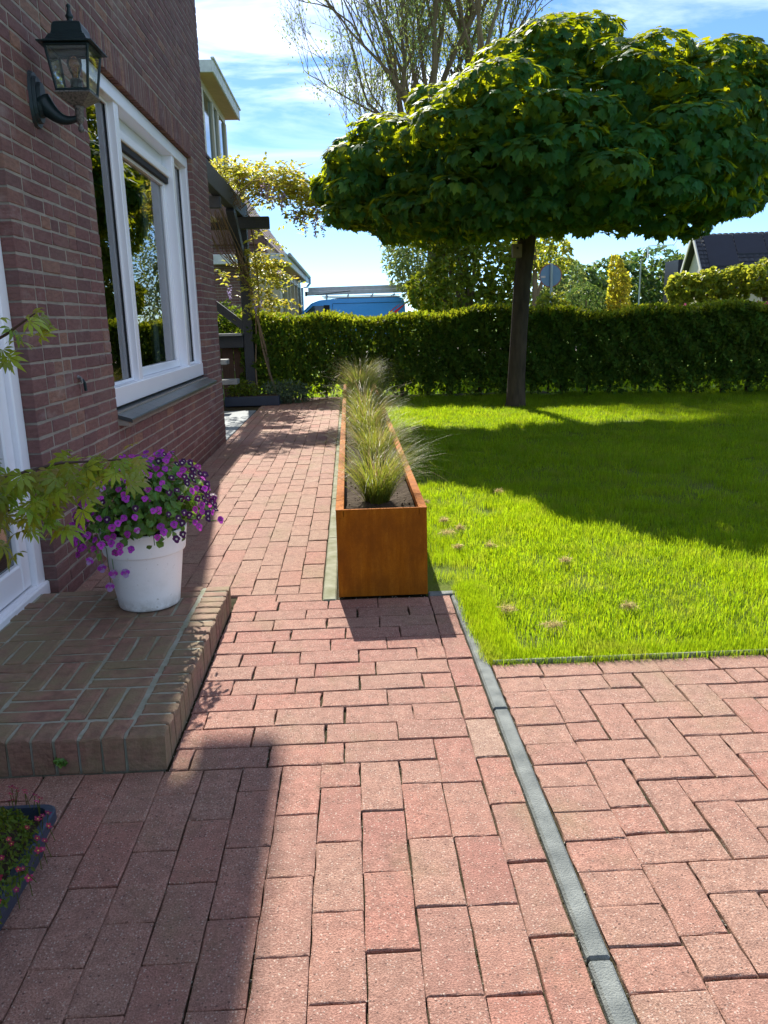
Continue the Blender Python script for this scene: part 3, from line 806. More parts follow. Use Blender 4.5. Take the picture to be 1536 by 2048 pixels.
sill = sub('window_sill', house, 'mortar', lambda b: b.add([(-1.45, Y_W0+.003, .66), (-1.45, Y_W1-.003, .66), (-1.255, Y_W1-.003, .648), (-1.255, Y_W0+.003, .648), (-1.45, Y_W0+.003, .728), (-1.45, Y_W1-.003, .728), (-1.255, Y_W1-.003, .672), (-1.255, Y_W0+.003, .672)],
    [(0, 3, 7, 4), (1, 5, 6, 2), (3, 2, 6, 7), (4, 7, 6, 5), (0, 1, 2, 3)]))
nt = 14
for i in range(nt):
    y0 = Y_W0 - .004 + i*(Y_W1-Y_W0+.008)/nt; y1 = y0+(Y_W1-Y_W0+.008)/nt-.0022
    b = MB(); xs = (-1.40, -1.232); zs = (.7405, .689)
    vs = [(xs[0], y0, zs[0]-.022), (xs[1], y0, zs[1]-.024), (xs[1], y1, zs[1]-.024), (xs[0], y1, zs[0]-.022), (xs[0], y0, zs[0]), (xs[1]-.004, y0, zs[1]), (xs[1]-.004, y1, zs[1]), (xs[0], y1, zs[0]), (xs[1], y0, zs[1]-.007), (xs[1], y1, zs[1]-.007)]
    b.add(vs, [(4, 5, 6, 7), (5, 8, 9, 6), (8, 1, 2, 9), (0, 1, 8, 5, 4), (3, 7, 6, 9, 2), (0, 3, 2, 1)])
    link('sill_tile', b.mesh('sill_tile', 'sill_tile'), sill)
# ---- garden door at the left edge
door = sub('door', house, 'white_frame', lambda b: [
    b.box(-1.45, -1.362, Y_DOOR-.085, Y_DOOR-.002, .10, 2.40, .006), b.box(-1.45, -1.362, 2.2, 2.285, .10, 2.40, .006),
    b.box(-1.45, -1.362, 2.285, Y_DOOR-.085, 2.31, 2.398, .006), b.box(-1.45, -1.345, 2.2, Y_DOOR-.002, .062, .125, .006)], label='white garden door frame at the left edge of the picture')
sub('door_leaf', door, 'white_frame', lambda b: [
    b.box(-1.44, -1.385, Y_DOOR-.175, Y_DOOR-.089, .13, 2.305, .008), b.box(-1.44, -1.385, 2.29, 2.38, .13, 2.305, .008),
    b.box(-1.44, -1.385, 2.38, Y_DOOR-.175, .13, .25, .008), b.box(-1.44, -1.385, 2.38, Y_DOOR-.175, 2.2, 2.305, .008)])
sub('door_panel', door, 'door_dark', lambda b: [b.box(-1.435, -1.412, 2.38, Y_DOOR-.175, .25, 2.2)])
sub('pane', door, 'window_glass', lambda b: b.add([(-1.408, 2.385, .255), (-1.408, Y_DOOR-.18, .255), (-1.408, Y_DOOR-.18, 2.195), (-1.408, 2.385, 2.195)], [(0, 1, 2, 3)]))
# hook in the wall
hk = thing('wall_hook', 'small rusty metal hook with dark plug in the brick pier', 'hook', (-1.305, 3.93, .93))
sub('plate', hk, 'hook_metal', lambda b: b.tube([(-1.312, 3.912, .965), (-1.296, 3.915, .958), (-1.293, 3.917, .935)], [.011, .008, .006], 6))
sub('pin', hk, 'black_paint', lambda b: b.tube([(-1.294, 3.925, .952), (-1.286, 3.93, .935), (-1.284, 3.932, .895)], .0075, 6))

# ---- wall lantern
LX, LY = -1.125, 3.765
lan = thing('wall_lantern', 'black coach lantern with a clear bulb on a curved wall bracket', 'lamp', (WX, LY, 2.05))
def plate_b(b):
    pr = []
    for i in range(20):
        a = 2*pi*i/20; pr.append((.062*abs(cos(a))**.8*(1 if cos(a) > 0 else -1), .115*abs(sin(a))**.75*(1 if sin(a) > 0 else -1)))
    for (sc, x0, x1) in ((1, WX-.002, WX+.012), (.82, WX+.012, WX+.026), (.62, WX+.026, WX+.040)):
        n = len(pr); vs = [(x0, LY+p[0]*sc, 2.145+p[1]*sc) for p in pr]+[(x1, LY+p[0]*sc*.93, 2.145+p[1]*sc*.95) for p in pr]
        b.add(vs, [(i, (i+1) % n, (i+1) % n+n, i+n) for i in range(n)]+[tuple(range(n, 2*n))])
sub('backplate', lan, 'black_paint', plate_b)
def arm_b(b):
    pts = []; rad = []
    for i in range(15):
        f = i/14; x = WX+.03+(LX-WX-.03)*f; z = 2.075+.07*(1-f)**2.6-.028*sin(pi*f)*.6+.0*f; pts.append((x, LY, z)); rad.append(.030*(1-f)**1.6+.0125)
    b.tube(pts, rad, 10)
sub('arm', lan, 'black_paint', arm_b, True)
sub('lower_finial', lan, 'worn_metal', lambda b: b.lathe([(.002, -.062), (.010, -.056), (.013, -.046), (.009, -.034), (.006, -.028), (.012, -.02), (.018, -.012), (.018, .035), (.022, .04), (.022, .046)], (LX, LY, 2.075), 14, capt=True), True)
sub('pan', lan, 'worn_metal', lambda b: [b.frust((LX, LY), (.026, .026), (.055, .055), 2.119, 2.142), b.frust((LX, LY), (.055, .055), (.074, .074), 2.142, 2.158), b.frust((LX, LY), (.074, .074), (.074, .074), 2.158, 2.164)])
zb, zt, hb, ht = 2.164, 2.338, .064, .088
def cage_b(b):
    for sx, sy in ((-1, -1), (1, -1), (1, 1), (-1, 1)):
        b.beam((LX+sx*hb, LY+sy*hb, zb), (LX+sx*ht, LY+sy*ht, zt), .011, .011)
    for h, z in ((hb+.003, zb+.005), (ht+.002, zt-.004)):
        for (a, c) in (((-1, -1), (1, -1)), ((1, -1), (1, 1)), ((1, 1), (-1, 1)), ((-1, 1), (-1, -1))):
            b.beam((LX+a[0]*h, LY+a[1]*h, z), (LX+c[0]*h, LY+c[1]*h, z), .010, .012)
sub('cage', lan, 'black_paint', cage_b)
for (a, c) in (((-1, -1), (1, -1)), ((1, -1), (1, 1)), ((1, 1), (-1, 1)), ((-1, 1), (-1, -1))):
    sub('pane', lan, 'lamp_glass', lambda b: b.add([(LX+a[0]*hb, LY+a[1]*hb, zb+.008), (LX+c[0]*hb, LY+c[1]*hb, zb+.008), (LX+c[0]*ht, LY+c[1]*ht, zt-.008), (LX+a[0]*ht, LY+a[1]*ht, zt-.008)], [(0, 1, 2, 3)]))
def cap_b(b):
    pr = [(.113, 2.340), (.113, 2.345), (.098, 2.349), (.084, 2.358), (.076, 2.372), (.073, 2.378), (.066, 2.382), (.062, 2.395), (.060, 2.415), (.054, 2.428), (.042, 2.435), (.020, 2.438)]
    for (h0, z0), (h1, z1) in zip(pr[:-1], pr[1:]): b.frust((LX, LY), (h0, h0), (h1, h1), z0, z1, bot=(z0 == pr[0][1]), top=(z1 == pr[-1][1]))
sub('roof_cap', lan, 'black_paint', cap_b)
sub('finial', lan, 'black_paint', lambda b: b.lathe([(.014, 0), (.015, .006), (.010, .012), (.012, .018), (.017, .026), (.012, .034), (.008, .048), (.006, .056), (.009, .062), (.009, .068), (.003, .074)], (LX, LY, 2.438), 12, capt=True), True)
sub('socket', lan, 'lamp_socket', lambda b: b.lathe([(.024, 0), (.024, .055), (.020, .058)], (LX, LY, 2.166), 18, capt=True), True)
bu = sub('bulb', lan, 'bulb_glass', lambda b: b.lathe([(.013, 0), (.014, .012), (.022, .03), (.030, .05), (.031, .062), (.027, .078), (.016, .089), (.002, .093)], (LX, LY, 2.224), 20), True)
sub('filament', bu, 'brass', lambda b: [b.tube([(LX-.008, LY, 2.232), (LX-.012, LY, 2.27), (LX, LY+.004, 2.278), (LX+.012, LY, 2.27), (LX+.008, LY, 2.232)], .0012, 5)])

# ---- brick step in front of the door
SX, SY0, SY1, SZ = -.545, 1.992, 3.262, .102
step = thing('brick_step', 'low weathered brick step with mossy joints in front of the garden door', 'step', (-.95, 2.6, 0))
sub('mortar_core', step, 'step_mortar', lambda b: b.box(-1.36, SX-.008, SY0+.008, SY1-.008, -.02, SZ-.006, .004))
_sb = {}
def sbrick(cx, cy, lx, ly):
    """a brick seen from above (part of the step)"""
    L, Wd = max(lx, ly), min(lx, ly); k = (round(L, 3), round(Wd, 3), random.randint(0, 3))
    if k not in _sb:
        b = MB(); vs, fs = chunk(L, Wd, T=.105, bev=.007, jit=.003, seed=hash(k) & 0xfff); b.add(vs, fs); _sb[k] = b.mesh('brick', 'step_brick')
    o = link('brick', _sb[k], step, Vector((cx, cy, SZ+random.uniform(-.003, .0015)))); o.rotation_euler = (random.uniform(-.01, .01), random.uniform(-.01, .01), (pi/2 if ly > lx else 0)+random.uniform(-.012, .012))
bw = .0545; jn = .008
# right edge: bricks laid across, each about 6.5 cm along y
y = SY0+.07; 
n = int((SY1-y)/.0655); pitch = (SY1-y)/n
for i in range(n): sbrick(SX-.05, y+pitch*(i+.5), .10, pitch-.008)
sbrick(SX-.052, SY0+.0325, .104, .062)
# front edge: row of bricks on end
x = SX-.104-jn; 
while x > -1.38:
    sbrick(x-.0275, SY0+.0525, .055, .105); x -= .0645
# field: basket weave of bricks on edge
fx1, fy0 = SX-.112, SY0+.115
cell = .205
for i in range(4):
    for j in range(6):
        x1 = fx1-i*cell; y0 = fy0+j*cell; y1 = min(y0+cell, SY1-.004)
        if (i+j) % 2 == 0:
            for q in range(3):
                cx = x1-cell*(q+.5)/3
                if cx < -1.37 or y1-y0 < .08: continue
                sbrick(cx, (y0+y1)/2, cell/3-jn, y1-y0-jn)
        else:
            for q in range(3):
                ya = y0+q*cell/3; yb = ya+cell/3
                if yb > SY1+.01: continue
                xa = max(x1-cell, -1.375)
                if x1-xa > .07: sbrick((xa+x1)/2, (ya+yb)/2, x1-xa-jn, yb-ya-jn)
# a weed in the front joint
N = 26; P = np.column_stack([np.full(N, -.83)+rng.normal(0, .006, N), np.full(N, SY0-.004), .03+rng.random(N)*.015])
d = norm(np.column_stack([rng.normal(0, 1, N), -np.abs(rng.normal(.5, .4, N)), rng.random(N)]))
wd = link('weed', scatter_mesh('weed', *oval_tpl(.4), frames(np.array([0, -.6, .8])+.5*rdir(N), d), P, rng.uniform(.008, .016, N), ('pansy_leaf',)))
tag(wd, 'tiny green weed growing from the front joint of the brick step', 'weed')

# ================================================================== CORTEN PLANTER AND SEDGES
PX0, PX1, PY0, PY1, PH = -.081, .315, 3.33, 10.25, .40
pl = thing('corten_planter', 'long rust-brown weathering steel planter between path and lawn', 'planter', (.117, 6.8, 0))
t_ = .035; w_ = .004
sub('front_panel', pl, 'corten', lambda b: b.box(PX0, PX1, PY0, PY0+w_, .003, PH, .0015))
sub('back_panel', pl, 'corten', lambda b: b.box(PX0, PX1, PY1-w_, PY1, .003, PH, .0015))
sub('side_panel', pl, 'corten', lambda b: b.box(PX0, PX0+w_, PY0+w_, PY1-w_, .003, PH, .0015))
sub('side_panel', pl, 'corten', lambda b: b.box(PX1-w_, PX1, PY0+w_, PY1-w_, .003, PH, .0015))
sub('rim', pl, 'corten', lambda b: [b.box(PX0-.001, PX0+t_, PY0-.001, PY1+.001, PH-.003, PH+.002, .0015), b.box(PX1-t_, PX1+.001, PY0-.001, PY1+.001, PH-.003, PH+.002, .0015),
    b.box(PX0+t_, PX1-t_, PY0-.001, PY0+.012, PH-.003, PH+.002, .0015), b.box(PX0+t_, PX1-t_, PY1-.012, PY1+.001, PH-.003, PH+.002, .0015),
    b.box(PX0+t_-.003, PX0+t_, PY0, PY1, PH-.03, PH), b.box(PX1-t_, PX1-t_+.003, PY0, PY1, PH-.03, PH)])
def soil_b(b):
    nx_, ny_ = 8, 90
    vs = [(PX0+.005+(PX1-PX0-.01)*i/nx_, PY0+.006+(PY1-PY0-.012)*j/ny_, PH-.065+random.uniform(-.012, .014)) for j in range(ny_+1) for i in range(nx_+1)]
    b.add(vs, [(j*(nx_+1)+i, j*(nx_+1)+i+1, (j+1)*(nx_+1)+i+1, (j+1)*(nx_+1)+i) for j in range(ny_) for i in range(nx_)])
    for q in range(160):
        y = PY0+.02+(1.5 if q < 200 else 6)*random.random(); b.box(*(lambda x, s, z: (x-s, x+s, y-s*1.3, y+s*1.3, z-s, z+s*.8))(random.uniform(PX0+.03, PX1-.03), random.uniform(.0015, .004), PH-.06))
sub('soil', pl, 'soil', soil_b)
def tussock(cx, cy, n, h, label, wid=.0013):
    V = []; F = []; MI = []; Rn = []
    segs = 7
    for i in range(n):
        a = random.uniform(0, 2*pi); q = .055*sqrt(random.random()); bx, by = cx+q*cos(a), cy+q*sin(a)
        az = a+random.gauss(0, .7); L = h*random.uniform(.6, 1.15); lean = random.uniform(.04, .75)+.35*random.random()**2
        long_ = random.random() < .13
        if long_: L *= 1.35; lean += .35
        droop = random.uniform(.5, 1.5) + (.5 if long_ else 0)
        d = Vector((cos(az)+.22, sin(az)*.9, 0)); d.normalize()
        w = wid*random.uniform(.7, 1.3); side = Vector((-d.y, d.x, 0)); side = (side+Vector((random.gauss(0, .5), random.gauss(0, .5), 0))).normalized()
        p = Vector((bx, by, PH-.075)); ang = lean*.6; o = len(V); rv = random.random(); tipm = random.random() < .24
        for s in range(segs+1):
            f = s/segs; ww = w*(1-f**1.6*.85)
            V.append(p-side*ww); V.append(p+side*ww); Rn += [rv, rv]
            ang = lean*.55+droop*f**1.5*1.25
            p = p+(d*sin(ang)+Vector((0, 0, 1))*cos(ang))*(L/segs)
        for s in range(segs):
            F.append((o+2*s, o+2*s+1, o+2*s+3, o+2*s+2)); MI.append(1 if (tipm and s > 2) else 0)
    me = raw_mesh('sedge_tussock', [tuple(v) for v in V], [i for f in F for i in f], [4]*len(F), ('sedge', 'sedge_tip'), MI, Rn)
    o = link('sedge_tussock', me); tag(o, label, 'ornamental grass', 'sedge tussocks planted along the steel planter')
tl = ['nearest olive sedge tussock at the front of the planter', 'second sedge tussock from the front of the planter', 'third sedge tussock from the front of the planter', 'fourth sedge tussock, about halfway along the planter',
      'fifth sedge tussock from the front, past the middle of the planter', 'second-farthest sedge tussock, before the last one near the hedge', 'farthest sedge tussock at the planter end towards the hedge']
for i, y in enumerate((3.74, 4.78, 5.78, 6.75, 7.75, 8.75, 9.75)):
    tussock(.125+random.uniform(-.025, .025), y, 950 if i < 2 else 700, .375 if i < 2 else .42 if i < 5 else .50, tl[i], .0011 if i < 2 else .0017)

# ================================================================== POT WITH PANSIES
PXc, PYc, PZ = -.842, 3.075, SZ+.001
pot = thing('flower_pot', 'round white plastic flower pot on the brick step', 'pot', (PXc, PYc, PZ))
sub('pot_body', pot, 'pot_white', lambda b: b.lathe([(.112, 0), (.119, .004), (.121, .012), (.148, .222), (.149, .224)], (PXc, PYc, PZ), 56), True)
sub('rim', pot, 'pot_white', lambda b: b.lathe([(.148, .224), (.158, .227), (.1595, .232), (.170, .312), (.170, .318), (.166, .321), (.161, .318), (.150, .25), (.147, .226)], (PXc, PYc, PZ), 56, capb=False), True)
sub('soil', pot, 'soil', lambda b: b.lathe([(.001, .292), (.08, .294), (.154, .286)], (PXc, PYc, PZ), 24, capb=False))
pan = thing('pansy_plant', 'purple and dark pansies spilling over the white pot', 'flowers', (PXc, PYc, PZ+.29))
# dome of foliage: ellipsoid around the pot's mouth, hanging over the front left
def dome(N, r0=.55, r1=1.0):
    d = rdir(N); d[:, 2] = np.abs(d[:, 2])*1.0-.30*rng.random(N); d = norm(d)
    r = rng.uniform(r0, r1, N)[:, None]; e = np.array([.255, .265, .255])
    P = np.array([PXc+.02, PYc-.02, PZ+.345])+d*e*r
    P[:, 2] -= .12*np.clip(-(P[:, 0]-PXc+.05), 0, 1)/.3*(rng.random(N)*.8+.2)*(d[:, 1] < .4)
    P[:, 2] += .06*np.clip(P[:, 0]-PXc, 0, 1)/.3
    # outside the pot wall the stems hang, never go through it
    return P, d
N = 1500
P, d = dome(N, .45, 1.03)
rr = np.hypot(P[:, 0]-PXc, P[:, 1]-PYc); keep = (P[:, 2] > PZ+.335) | (rr > .185); P, d = P[keep], d[keep]; N = len(P)
link('foliage', scatter_mesh('foliage', *oval_tpl(.34, .08), frames(d+.6*rdir(N), rdir(N)+np.array([0, 0, -.2])), P, rng.uniform(.022, .045, N), ('pansy_leaf',)), pan, kind='stuff')
def stems_b(b):
    P, d = dome(60, .9, 1.0)
    for p in P:
        a = Vector((PXc+random.uniform(-.09, .09), PYc+random.uniform(-.09, .09), PZ+.30)); c = Vector(p); m = (a+c)/2+Vector((0, 0, .06)); b.tube([a, m, c], .0016, 4, False)
sub('stems', pan, 'pansy_leaf', stems_b)
def pansy_mesh(kind, seed):
    r = random.Random(seed); b = MB()
    cols = {0: (0, 0, 0), 1: (1, 1, 1), 2: (2, 2, 0)}[kind]
    # petals: (angle, dist, radius, height, slot)
    pet = [(62, .34, .47, -.05, 0), (118, .34, .47, -.07, 0), (5, .40, .44, .0, 1), (175, .40, .44, .01, 1), (270, .42, .52, .04, 2)]
    for (a, ds, rad, z, sl) in pet:
        cx_, cy_ = ds*cos(radians(a)), ds*sin(radians(a)); vs = [(0, 0, z+.02), ]; n = 9
        for k in range(n):
            q = 2*pi*k/n; rr_ = rad*(1+r.uniform(-.08, .08)); vs.append((cx_+rr_*cos(q), cy_+rr_*sin(q), z+.10*(rr_*cos(q-radians(a)))**2*4*.4+r.uniform(-.05, .05)))
        vs.append((cx_, cy_, z+.02))
        b.cur = (0, 1, 2)[sl]; b.add(vs, [(n+1, 1+k, 1+(k+1) % n) for k in range(n)])
    b.cur = 3; b.add([(0.0, -.36, .11), (.24, -.10, .10), (.15, .14, .09), (-.15, .14, .09), (-.24, -.10, .10)], [(0, 1, 2, 3, 4)])
    b.cur = 4; b.add([(0.0, -.20, .13), (.09, -.0, .125), (-.09, -.0, .125)], [(0, 1, 2)])
    slots = {0: ('pansy_mid', 'pansy_purple', 'pansy_purple', 'pansy_dark', 'pansy_white'), 1: ('pansy_dark', 'pansy_dark', 'pansy_dark', 'pansy_white', 'pansy_yellow'), 2: ('pansy_lilac', 'pansy_purple', 'pansy_lilac', 'pansy_purple', 'pansy_yellow')}[kind]
    return b.mesh('flower', slots)
pm = {k: [pansy_mesh(k, 10*k+s) for s in range(3)] for k in range(3)}
def put_flower(p, nrm_, s, kind, spin):
    o = link('flower', pm[kind][random.randint(0, 2)], pan, p)
    q = Vector(nrm_).to_track_quat('Z', 'Y'); o.rotation_mode = 'QUATERNION'
    o.rotation_quaternion = q @ Vector((0, 0, 1)).rotation_difference(Vector((0, 0, 1))); 
    o.rotation_quaternion = q
    # turn the bloom so that its lower petal points down
    z = q @ Vector((0, 0, 1)); y = q @ Vector((0, 1, 0)); tgt = Vector((0, 0, 1))-z*z.z
    if tgt.length > .1:
        ang = y.angle(tgt.normalized()); ang = ang if y.cross(tgt).dot(z) > 0 else -ang
        from mathutils import Quaternion
        o.rotation_quaternion = q @ Quaternion((0, 0, 1), ang+spin)
    o.scale = (s, s, s)
NF = 430
P, d = dome(NF, .98, 1.08)
cnt = 0; used = []
for p, dd in zip(P, d):
    p = Vector(p); dd = Vector(dd)
    toC = (EYE-p).normalized()
    if dd.dot(toC) < -.55: continue
    if any((p-u).length < .022 for u in used): continue
    rad = sqrt((p.x-PXc)**2+(p.y-PYc)**2)
    if p.z < PZ+.33 and rad < .2: continue
    used.append(p)
    n_ = dd*.8+toC*.7+Vector((random.gauss(0, .3), random.gauss(0, .3), random.gauss(0, .25)+.1))
    if p.x > PXc+.15: kind = 1 if random.random() < .75 else 0
    else: kind = 0 if random.random() < .86 else (2 if random.random() < .6 else 1)
    if p.z < PZ+.27: kind = 2 if random.random() < .6 else 0
    put_flower(p, n_.normalized(), random.uniform(.0140, .0185), kind, random.gauss(0, .3))
for (x, y, z) in ((-.935, 2.94, PZ+.17), (-.885, 2.93, PZ+.175), (-.985, 2.97, PZ+.185), (-.955, 2.95, PZ+.115)):   # the ones that trail low in front of the pot
    put_flower((x, y, z), (.15, -.9, .3), .021, 2, random.gauss(0, .3))
for (x, y, z) in ((-.935, 2.94, PZ+.17), (-.885, 2.93, PZ+.175), (-.985, 2.97, PZ+.185), (-.955, 2.95, PZ+.115)):
    sub('trailing_stem', pan, 'pansy_leaf', lambda b: b.tube([(x, y+.05, PZ+.33), (x, y+.005, PZ+.27), (x, y+.012, z)], .0015, 4, False))
sub('trailing_stem', pan, 'pansy_leaf', lambda b: b.tube([(-.60, 3.05, PZ+.36), (-.56, 3.03, PZ+.345), (-.525, 3.02, PZ+.35)], .0015, 4, False))
put_flower((-.523, 3.015, PZ+.352), (.6, -.6, .2), .018, 0, 0)

# ================================================================== JAPANESE MAPLE AT THE LEFT EDGE
jm = thing('japanese_maple', 'young japanese maple reaching in from the left edge with lime green leaves', 'shrub', (-1.12, 1.42, .0))
def br_b(b):
    b.tube([(-1.12, 1.42, .05), (-1.10, 1.43, .35), (-1.05, 1.45, .62), (-.98, 1.47, .85), (-.93, 1.48, 1.02)], [.014, .012, .010, .008, .006], 7)
    b.tube([(-.98, 1.47, .85), (-.86, 1.5, 1.02), (-.74, 1.5, 1.13), (-.62, 1.5, 1.19), (-.565, 1.5, 1.225)], [.007, .005, .004, .003, .0015], 6)
    b.tube([(-1.05, 1.45, .62), (-.90, 1.53, .80), (-.76, 1.58, .895), (-.60, 1.62, .93), (-.48, 1.64, .93)], [.007, .005, .004, .003, .0015], 6)
    b.tube([(-.90, 1.53, .80), (-.78, 1.55, .84), (-.66, 1.56, .85)], [.004, .003, .0015], 5)
sub('branches', jm, 'twig', br_b)
sub('pot', jm, 'trough_plastic', lambda b: b.lathe([(.09, 0), (.115, .2), (.122, .2), (.122, .225), (.112, .225), (.10, .2)], (-1.12, 1.42, .003), 28))
tv, tf = palm_tpl()
jl = []
for i in range(5):
    v = np.array(tv); v[:, 2] -= (i-1)*.10*(v[:, 1]**2+v[:, 0]**2)+(rng.random(len(v))-.5)*.05
    jl.append(raw_mesh('leaf', v, np.concatenate([np.asarray(f) for f in tf]), [len(f) for f in tf], ('acer_leaf',)))
def jleaf(p, tip, nrm_, s):
    z = Vector(nrm_).normalized(); y = Vector(tip); y = (y-z*y.dot(z)).normalized(); x = y.cross(z)
    o = link('leaf', jl[random.randint(0, 4)], jm, p)
    o.rotation_mode = 'QUATERNION'; o.rotation_quaternion = Matrix(((x.x, y.x, z.x), (x.y, y.y, z.y), (x.z, y.z, z.z))).to_quaternion(); o.scale = (s, s, s)
def jcluster(c, e, n, s0, s1):
    for i in range(n):
        p = Vector((c[0]+random.gauss(0, e[0]), c[1]+random.gauss(0, e[1]), c[2]+random.gauss(0, e[2])))
        out = Vector((p.x-c[0], (p.y-c[1]), 0))
        jleaf(p, out*3+Vector((random.gauss(0, .5), random.gauss(0, .5), -.75+random.gauss(0, .35))), Vector((random.gauss(0, .5), -.55+random.gauss(0, .45), .75)), random.uniform(s0, s1))
jcluster((-.655, 1.5, 1.17), (.045, .05, .028), 20, .026, .04)
jcluster((-.585, 1.5, 1.195), (.02, .04, .016), 7, .024, .038)
jcluster((-.72, 1.5, 1.13), (.03, .04, .025), 6, .026, .038)
jcluster((-.69, 1.57, .885), (.05, .06, .028), 35, .034, .052)
jcluster((-.57, 1.60, .905), (.06, .06, .026), 40, .034, .052)
jcluster((-.485, 1.63, .925), (.028, .05, .018), 13, .028, .042)
jcluster((-.72, 1.55, .82), (.045, .05, .03), 20, .034, .05)
jcluster((-.60, 1.56, .845), (.04, .05, .022), 15, .034, .05)

# ================================================================== DARK TROUGH WITH CUSHION FLOWERS, BOTTOM LEFT
tr = thing('plant_trough', 'dark blue plastic plant trough on the pavers at the lower left edge', 'planter', (-.82, 1.45, 0))
TX0, TX1, TY0, TY1, TZ = -.96, -.722, 1.0, 1.69, .105
def trough_b(b):
    def rrect(x0, x1, y0, y1, z, r=.03, n=4):
        P = []
        for (cx_, cy_, a0) in ((x1-r, y1-r, 0), (x0+r, y1-r, 90), (x0+r, y0+r, 180), (x1-r, y0+r, 270)):
            for k in range(n+1): a = radians(a0+90*k/n); P.append((cx_+r*cos(a), cy_+r*sin(a), z))
        return P
    rings = [rrect(TX0+.03, TX1-.03, TY0+.03, TY1-.03, .003), rrect(TX0+.01, TX1-.01, TY0+.01, TY1-.01, TZ-.03), rrect(TX0, TX1, TY0, TY1, TZ-.028), rrect(TX0, TX1, TY0, TY1, TZ-.004), rrect(TX0+.004, TX1-.004, TY0+.004, TY1-.004, TZ), rrect(TX0+.016, TX1-.016, TY0+.016, TY1-.016, TZ), rrect(TX0+.022, TX1-.022, TY0+.022, TY1-.022, TZ-.03)]
    m = len(rings[0]); vs = [v for r in rings for v in r]; fs = []
    for l in range(len(rings)-1):
        for k in range(m): fs.append((l*m+k, l*m+(k+1) % m, (l+1)*m+(k+1) % m, (l+1)*m+k))
    b.add(vs, fs)
sub('trough_body', tr, 'trough_plastic', trough_b)
sub('soil', tr, 'soil', lambda b: b.box(TX0+.02, TX1-.02, TY0+.02, TY1-.02, .05, TZ-.03))
cu = thing('saxifrage_cushion', 'mossy green cushion with small crimson flowers in the dark trough', 'flowers', (-.85, 1.5, TZ-.02))
N = 2600; d = rdir(N); d[:, 2] = np.abs(d[:, 2]); P = np.array([-.82, 1.42, TZ-.008])+d*np.array([.125, .23, .085])*rng.uniform(.8, 1.0, N)[:, None]
P[:, 2] += .008*np.sin(P[:, 0]*70)*np.sin(P[:, 1]*60)
link('cushion', scatter_mesh('cushion', *diamond_tpl(.3), frames(d+.8*rdir(N), d+.8*rdir(N)), P, rng.uniform(.008, .016, N), ('cushion_leaf',)), cu, kind='stuff')
def star_mesh(seed):
    b = MB(); r = random.Random(seed)
    for k in range(5):
        a = 2*pi*k/5; q = r.uniform(.1, .35); c_, s_ = cos(a), sin(a)
        vs = [(0, 0, 0), (.55*c_-.36*s_, .55*s_+.36*c_, q*.5), (.95*c_-.2*s_, .95*s_+.2*c_, q), (.95*c_+.2*s_, .95*s_-.2*c_, q), (.55*c_+.36*s_, .55*s_-.36*c_, q*.5)]
        b.add(vs, [(0, 4, 3, 2, 1)])
    b.cur = 1; b.add([(.22*cos(2*pi*k/6), .22*sin(2*pi*k/6), .09) for k in range(6)], [tuple(range(6))])
    return b.mesh('flower', ('magenta', 'pansy_yellow'))
sm = [star_mesh(s) for s in range(4)]
fl_st = []
for i in range(100):
    a = rdir(1)[0]; a[2] = abs(a[2]); p = Vector((-.82, 1.45, TZ-.005))+Vector((a[0]*.14, a[1]*.24, a[2]*.085+.012+random.random()*.018))
    if p.x < -.93: continue
    fl_st.append(p); o = link('flower', sm[i % 4], cu, p); n_ = Vector((a[0]*.6, a[1]*.6-.25, .8+random.gauss(0, .3))); o.rotation_mode = 'QUATERNION'; o.rotation_quaternion = n_.to_track_quat('Z', 'Y'); s = random.uniform(.005, .0095); o.scale = (s, s, s)
sub('flower_stalks', cu, 'cushion_leaf', lambda b: [b.tube([p, p+Vector((random.gauss(0, .006), random.gauss(0, .006), -.04))], .0009, 4, False) for p in fl_st], kind='stuff')

# ================================================================== GLOBE MAPLE
def crown_points(lobes, N, inner=.22, zmin=None):
    """points on the outside of a union of ellipsoids; returns pos and outward direction"""
    C_ = np.array([l[:3] for l in lobes]); E_ = np.array([l[3:6] for l in lobes]); A = (E_[:, 0]*E_[:, 1]+E_[:, 1]*E_[:, 2]+E_[:, 0]*E_[:, 2])
    Ps = []; Ds = []; tot = 0
    while tot < N:
        k = rng.choice(len(lobes), N, p=A/A.sum()); d = rdir(N); r = 1-inner*rng.random(N)**2
        # clustered radius so that clumps stand proud
        r = r*(1+.055*np.sin(d[:, 0]*9+k*3)+.05*np.sin(d[:, 2]*11+k)*np.sin(d[:, 1]*8+k))
        P = C_[k]+d*E_[k]*r[:, None]
        q = ((P[:, None, :]-C_[None])/E_[None]); ins = (np.sum(q*q, -1) < .72)
        ok = ~ins.any(1)
        if zmin is not None: ok &= P[:, 2] > zmin
        Ps.append(P[ok]); Ds.append(norm(d[ok]/E_[k][ok])); tot += ok.sum()
    return np.concatenate(Ps)[:N], np.concatenate(Ds)[:N]
def PX(u, v, Y):
    """helper of the plan: garden position (x,z) of a picture measure at depth Y (used only to set the tree's lobes)"""
    x_, y_ = (u-768)/2, (v-1024)/2
    dv = fw*790+r2*x_-u2*y_; t = Y/dv.y
    p = EYE+dv*t; return p.x, p.z
TM = 145.0
lob = []
